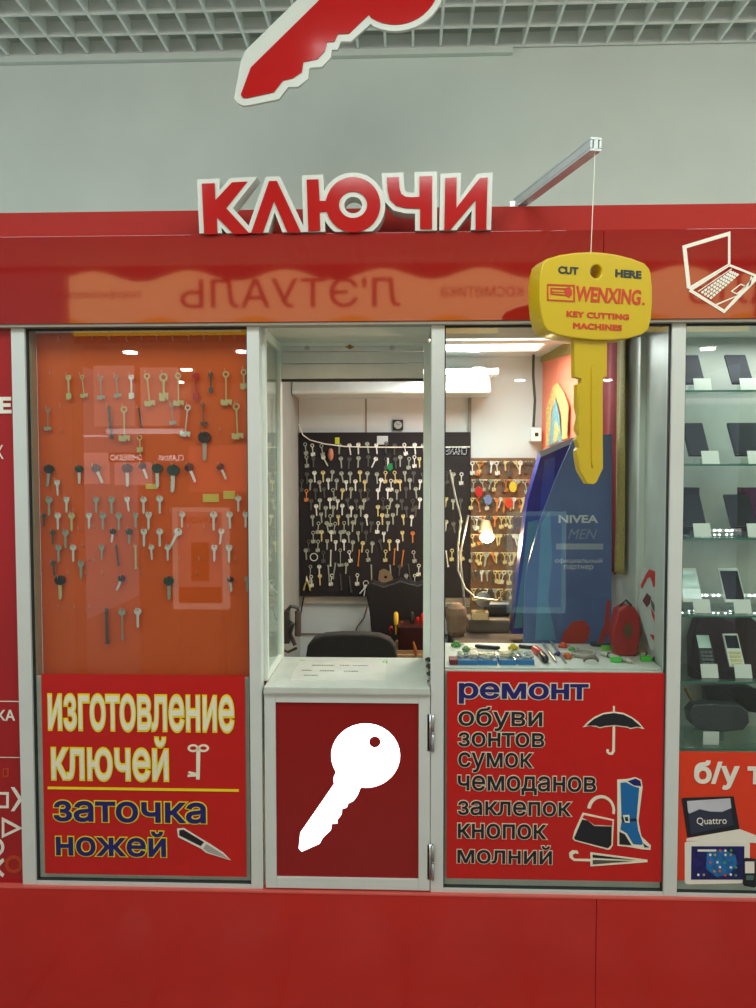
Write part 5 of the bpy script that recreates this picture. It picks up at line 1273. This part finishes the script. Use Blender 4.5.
ytext('WENXING', 300, 465, 648, 570, KRD, .028, shear=.12, spc=1.0); ytext('.', 655, 555, 668, 570, KRD, .03)
ytext('KEY CUTTING', 247, 600, 583, 651, KRD, .045, spc=1.08); ytext('MACHINES', 282, 663, 545, 709, KRD, .045, spc=1.08)
def ysh(pts, hole, nm='logo'): part(nm, fillmesh([YKP.uvs(g6(pts))]+([YKP.uvs(g6(hole))] if hole else []), .001, -.0055), KRD, yk, pm=YKP.m)
ysh([(142, 455), (292, 460), (292, 553), (142, 545)], [(149, 463), (284, 468), (284, 545), (149, 538)])
ysh([(160, 475), (240, 478), (262, 470), (276, 490), (276, 515), (262, 530), (245, 520), (160, 512)], [(168, 483), (235, 486), (240, 512), (168, 505)])
ysh([(170, 495), (238, 498), (238, 502), (170, 500)], None)
top = YKP.w(591, 254.5)
bm = bmesh.new(); tube(bm, [top+Vector((0.006, .03, -.004)), Vector((e1.x, e1.y+.01, e1.z-.015))], .0011, 6)
solo('wire', bm, VWHITE, 'thin pale wire from the aluminium bar down to the yellow key', 'wire')
# ================================================================== ACROSS THE CONCOURSE (seen as reflections)
YX = -4.47
def emat(name, c, s): return mat(name, c, .5, emit=c, es=s)
zs0, zs1 = 2.95, ZC-.004
SGL = emat('lit_orange_sign', (1, .66, .26, 1), 2.6); SGY = emat('lit_amber_sign', (1, .55, .02, 1), 2.2)
t = thing('shop_sign', 'lit orange perfume shop sign across the concourse, seen mirrored', 'sign', (0, YX, zs0))
wave = [(-3+i*.12, zs1-.06+.05*math.sin(i*.12*2*PI/.86)) for i in range(51)]
me = fillmesh([[(-3, zs0+.06)]+[(x_, z_) for x_, z_ in [( -3+i*.12, zs0+.10+.05*math.sin(i*.12*2*PI/.86+2)) for i in range(51)]]+wave[::-1]], .04, YX-.04)
part('sign_field', me, SGL, t)
part('amber_band', fillmesh([[(-3, zs0), (3, zs0)]+[(3-i*.12, zs0+.10+.05*math.sin((50-i)*.12*2*PI/.86+2)) for i in range(51)]], .04, YX-.04), SGY, t)
part('blue_edge', bx(-3, 3, YX-.03, YX-.001, zs0-.07, zs0-.002), mat('navy_edge', rgb(40, 40, 90), .4), t)
def back_text(s, x0, x1, z0, z1, m, y, root, bold=.0):
    me = textmesh(s, bold); xs_ = [v_.co.x for v_ in me.vertices]; ys_ = [v_.co.y for v_ in me.vertices]
    for v_ in me.vertices:
        a_ = (v_.co.x-min(xs_))/(max(xs_)-min(xs_)); b_ = (v_.co.y-min(ys_))/(max(ys_)-min(ys_))
        v_.co = (x1+(x0-x1)*a_, y, z0+(z1-z0)*b_)        # reads correctly from the kiosk side (facing +Y)
    return part('lettering', me, m, root)
SGR = mat('dark_red_sign_letters', rgb(80, 6, 20), .5)
def refl_x(px): return (px-406)/784*7.0
back_text("Л'ЭТУАЛЬ", refl_x(182), refl_x(400), 3.17, 3.43, SGR, YX+.003, t, .006)
back_text('парфюмерия', refl_x(55), refl_x(142), 3.25, 3.34, SGR, YX+.003, t)
back_text('косметика', refl_x(440), refl_x(520), 3.25, 3.34, SGR, YX+.003, t)
back_text("Л'ЭТУАЛЬ", refl_x(680), refl_x(890), 3.17, 3.43, SGR, YX+.003, t, .006)
solo('wall_opposite', bx(-4, 4, YX-.06, YX-.05, zs1, 3.9), mat('opposite_bulkhead', rgb(150, 60, 50), .6), kind='structure')
solo('wall_opposite_side', bx(-4, -3.05, YX-.3, YX-.04, ZF, zs1), WALL, kind='structure')
solo('wall_opposite_pier', bx(3.05, 4, YX-.3, YX-.04, ZF, zs1), WALL, kind='structure')
solo('wall_front', bx(-4, 4, -9.1, -9, ZF, 3.9), mat('shop_rear_wall', rgb(190, 165, 150), .7), kind='structure')
solo('ceiling_shop', bx(-4, 4, -9, YX-.05, 3.02, 3.06), mat('shop_ceiling', rgb(150, 120, 105), .8), kind='structure')
DL = emat('shop_downlight', (1, .96, .9, 1), 36)
me0 = None
n_ = 0
for r_, yy in enumerate((-5.87, -7.37, -8.77)):
    for c_ in range(6):
        xx = (-2.98, -2.79, -3.3)[r_]+c_*1.23
        if me0 is None:
            bm = bmesh.new(); lathe(bm, [(.075, 0), (.075, .02)], (0, 0, 0), 'Z', 20); me0 = bm2me(bm); me0.materials.append(DL)
        o = bpy.data.objects.new('downlight', me0); COL.objects.link(o); o.location = (xx, yy, 2.998)
        props(o, 'round downlight in the shop ceiling across the concourse', 'ceiling light', 'shop downlights across the concourse')
# lit brand shelves at the back of that shop
def lit_panel(px0, py0, px1, py1, y, m, label, txt=None, tm=None, name='light_box', cat='light box', tb=(.1, .9, .2, .7)):
    D_ = CAM.y*0+2.53-y
    x0, x1 = (px0-406)/784*D_, (px1-406)/784*D_; z1, z0 = 1.75+(468.8-py0)/784*D_, 1.75+(468.8-py1)/784*D_
    t = thing(name, label, cat, ((x0+x1)/2, y, max(z0, 0)))
    part('panel', bx(x0, x1, y-.06, y, z0, z1), m, t)
    if txt: back_text(txt, x0+(x1-x0)*tb[0], x0+(x1-x0)*tb[1], z0+(z1-z0)*tb[2], z0+(z1-z0)*tb[3], tm, y+.004, t, .01)
    return t, (x0, x1, z0, z1)
PK = emat('lit_pink_panel', (1, .62, .6, 1), 1.5); PW = emat('lit_white_panel', (.95, .95, 1, 1), 2.6); WT = emat('lit_white_text', (1, 1, 1, 1), 5)
DKT = mat('dark_text', (.05, .05, .05, 1), .6); RP2 = emat('lit_rose_panel', (1, .25, .2, 1), .9)
lit_panel(75, 452, 103, 484, -6.4, PK, 'rose light box with short lettering in the opposite shop', 'GUCCI' if False else None)
lit_panel(104, 452, 140, 462, -6.4, MATS['dark_text'] if False else DKT, 'dark name strip with white lettering in the opposite shop', 'SHISEIDO', WT, tb=(.05, .95, .2, .8))
lit_panel(110, 462, 147, 485, -6.4, PK, 'pink poster box under the white name strip', None)
lit_panel(155, 454, 182, 461, -6.4, DKT, 'dark strip reading a French name right of the pink box', 'CLARINS', WT, tb=(.02, .98, .1, .9))
lit_panel(186, 445, 245, 492, -6.4, RP2, 'rose coloured shelf back in the opposite shop', None)
lit_panel(441, 446, 468, 456, -6.4, DKT, 'dark name strip seen mirrored in the right window', 'CHANEL', WT, tb=(.05, .95, .1, .9))
lit_panel(102, 428, 180, 433, -6.0, PW, 'long white light strip across the opposite shop', None)
lit_panel(69, 434, 102, 436, -6.0, PW, 'short white light strip left in the opposite shop', None)
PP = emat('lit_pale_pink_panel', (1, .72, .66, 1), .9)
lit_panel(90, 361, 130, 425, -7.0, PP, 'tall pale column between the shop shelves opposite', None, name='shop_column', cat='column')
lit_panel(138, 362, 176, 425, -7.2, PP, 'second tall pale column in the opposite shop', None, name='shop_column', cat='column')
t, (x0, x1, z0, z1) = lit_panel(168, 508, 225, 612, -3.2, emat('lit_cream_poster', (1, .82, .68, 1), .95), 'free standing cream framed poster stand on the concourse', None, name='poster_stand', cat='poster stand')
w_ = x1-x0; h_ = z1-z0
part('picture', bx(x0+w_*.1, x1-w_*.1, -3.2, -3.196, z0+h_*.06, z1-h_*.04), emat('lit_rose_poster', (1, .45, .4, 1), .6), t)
part('red_block', bx(x0+w_*.12, x1-w_*.12, -3.196, -3.192, z0+h_*.07, z0+h_*.22), RP, t)
back_text('CLINIQUE', x0+w_*.18, x1-w_*.18, z1-h_*.16, z1-h_*.09, RP, -3.19, t, .01)
part('red_block', bx(x0+w_*.34, x0+w_*.66, -3.196, -3.192, z0+h_*.28, z0+h_*.66), RP, t)
part('base', bx(x0-.05, x1+.05, -3.4, -3.1, ZF, ZF+.03, .005), BLACK, t)
for xx in (x0+.02, x1-.05): part('leg', bx(xx, xx+.03, -3.26, -3.23, ZF+.03, z0), STEEL, t)

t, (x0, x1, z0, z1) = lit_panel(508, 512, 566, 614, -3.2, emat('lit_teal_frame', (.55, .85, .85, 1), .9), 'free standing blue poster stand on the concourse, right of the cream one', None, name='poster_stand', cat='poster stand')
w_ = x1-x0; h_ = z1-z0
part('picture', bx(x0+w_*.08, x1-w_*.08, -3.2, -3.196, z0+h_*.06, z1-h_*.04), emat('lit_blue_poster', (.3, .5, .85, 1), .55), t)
part('base', bx(x0-.05, x1+.05, -3.4, -3.1, ZF, ZF+.03, .005), BLACK, t)
for xx in (x0+.02, x1-.05): part('leg', bx(xx, xx+.03, -3.26, -3.23, ZF+.03, z0), STEEL, t)
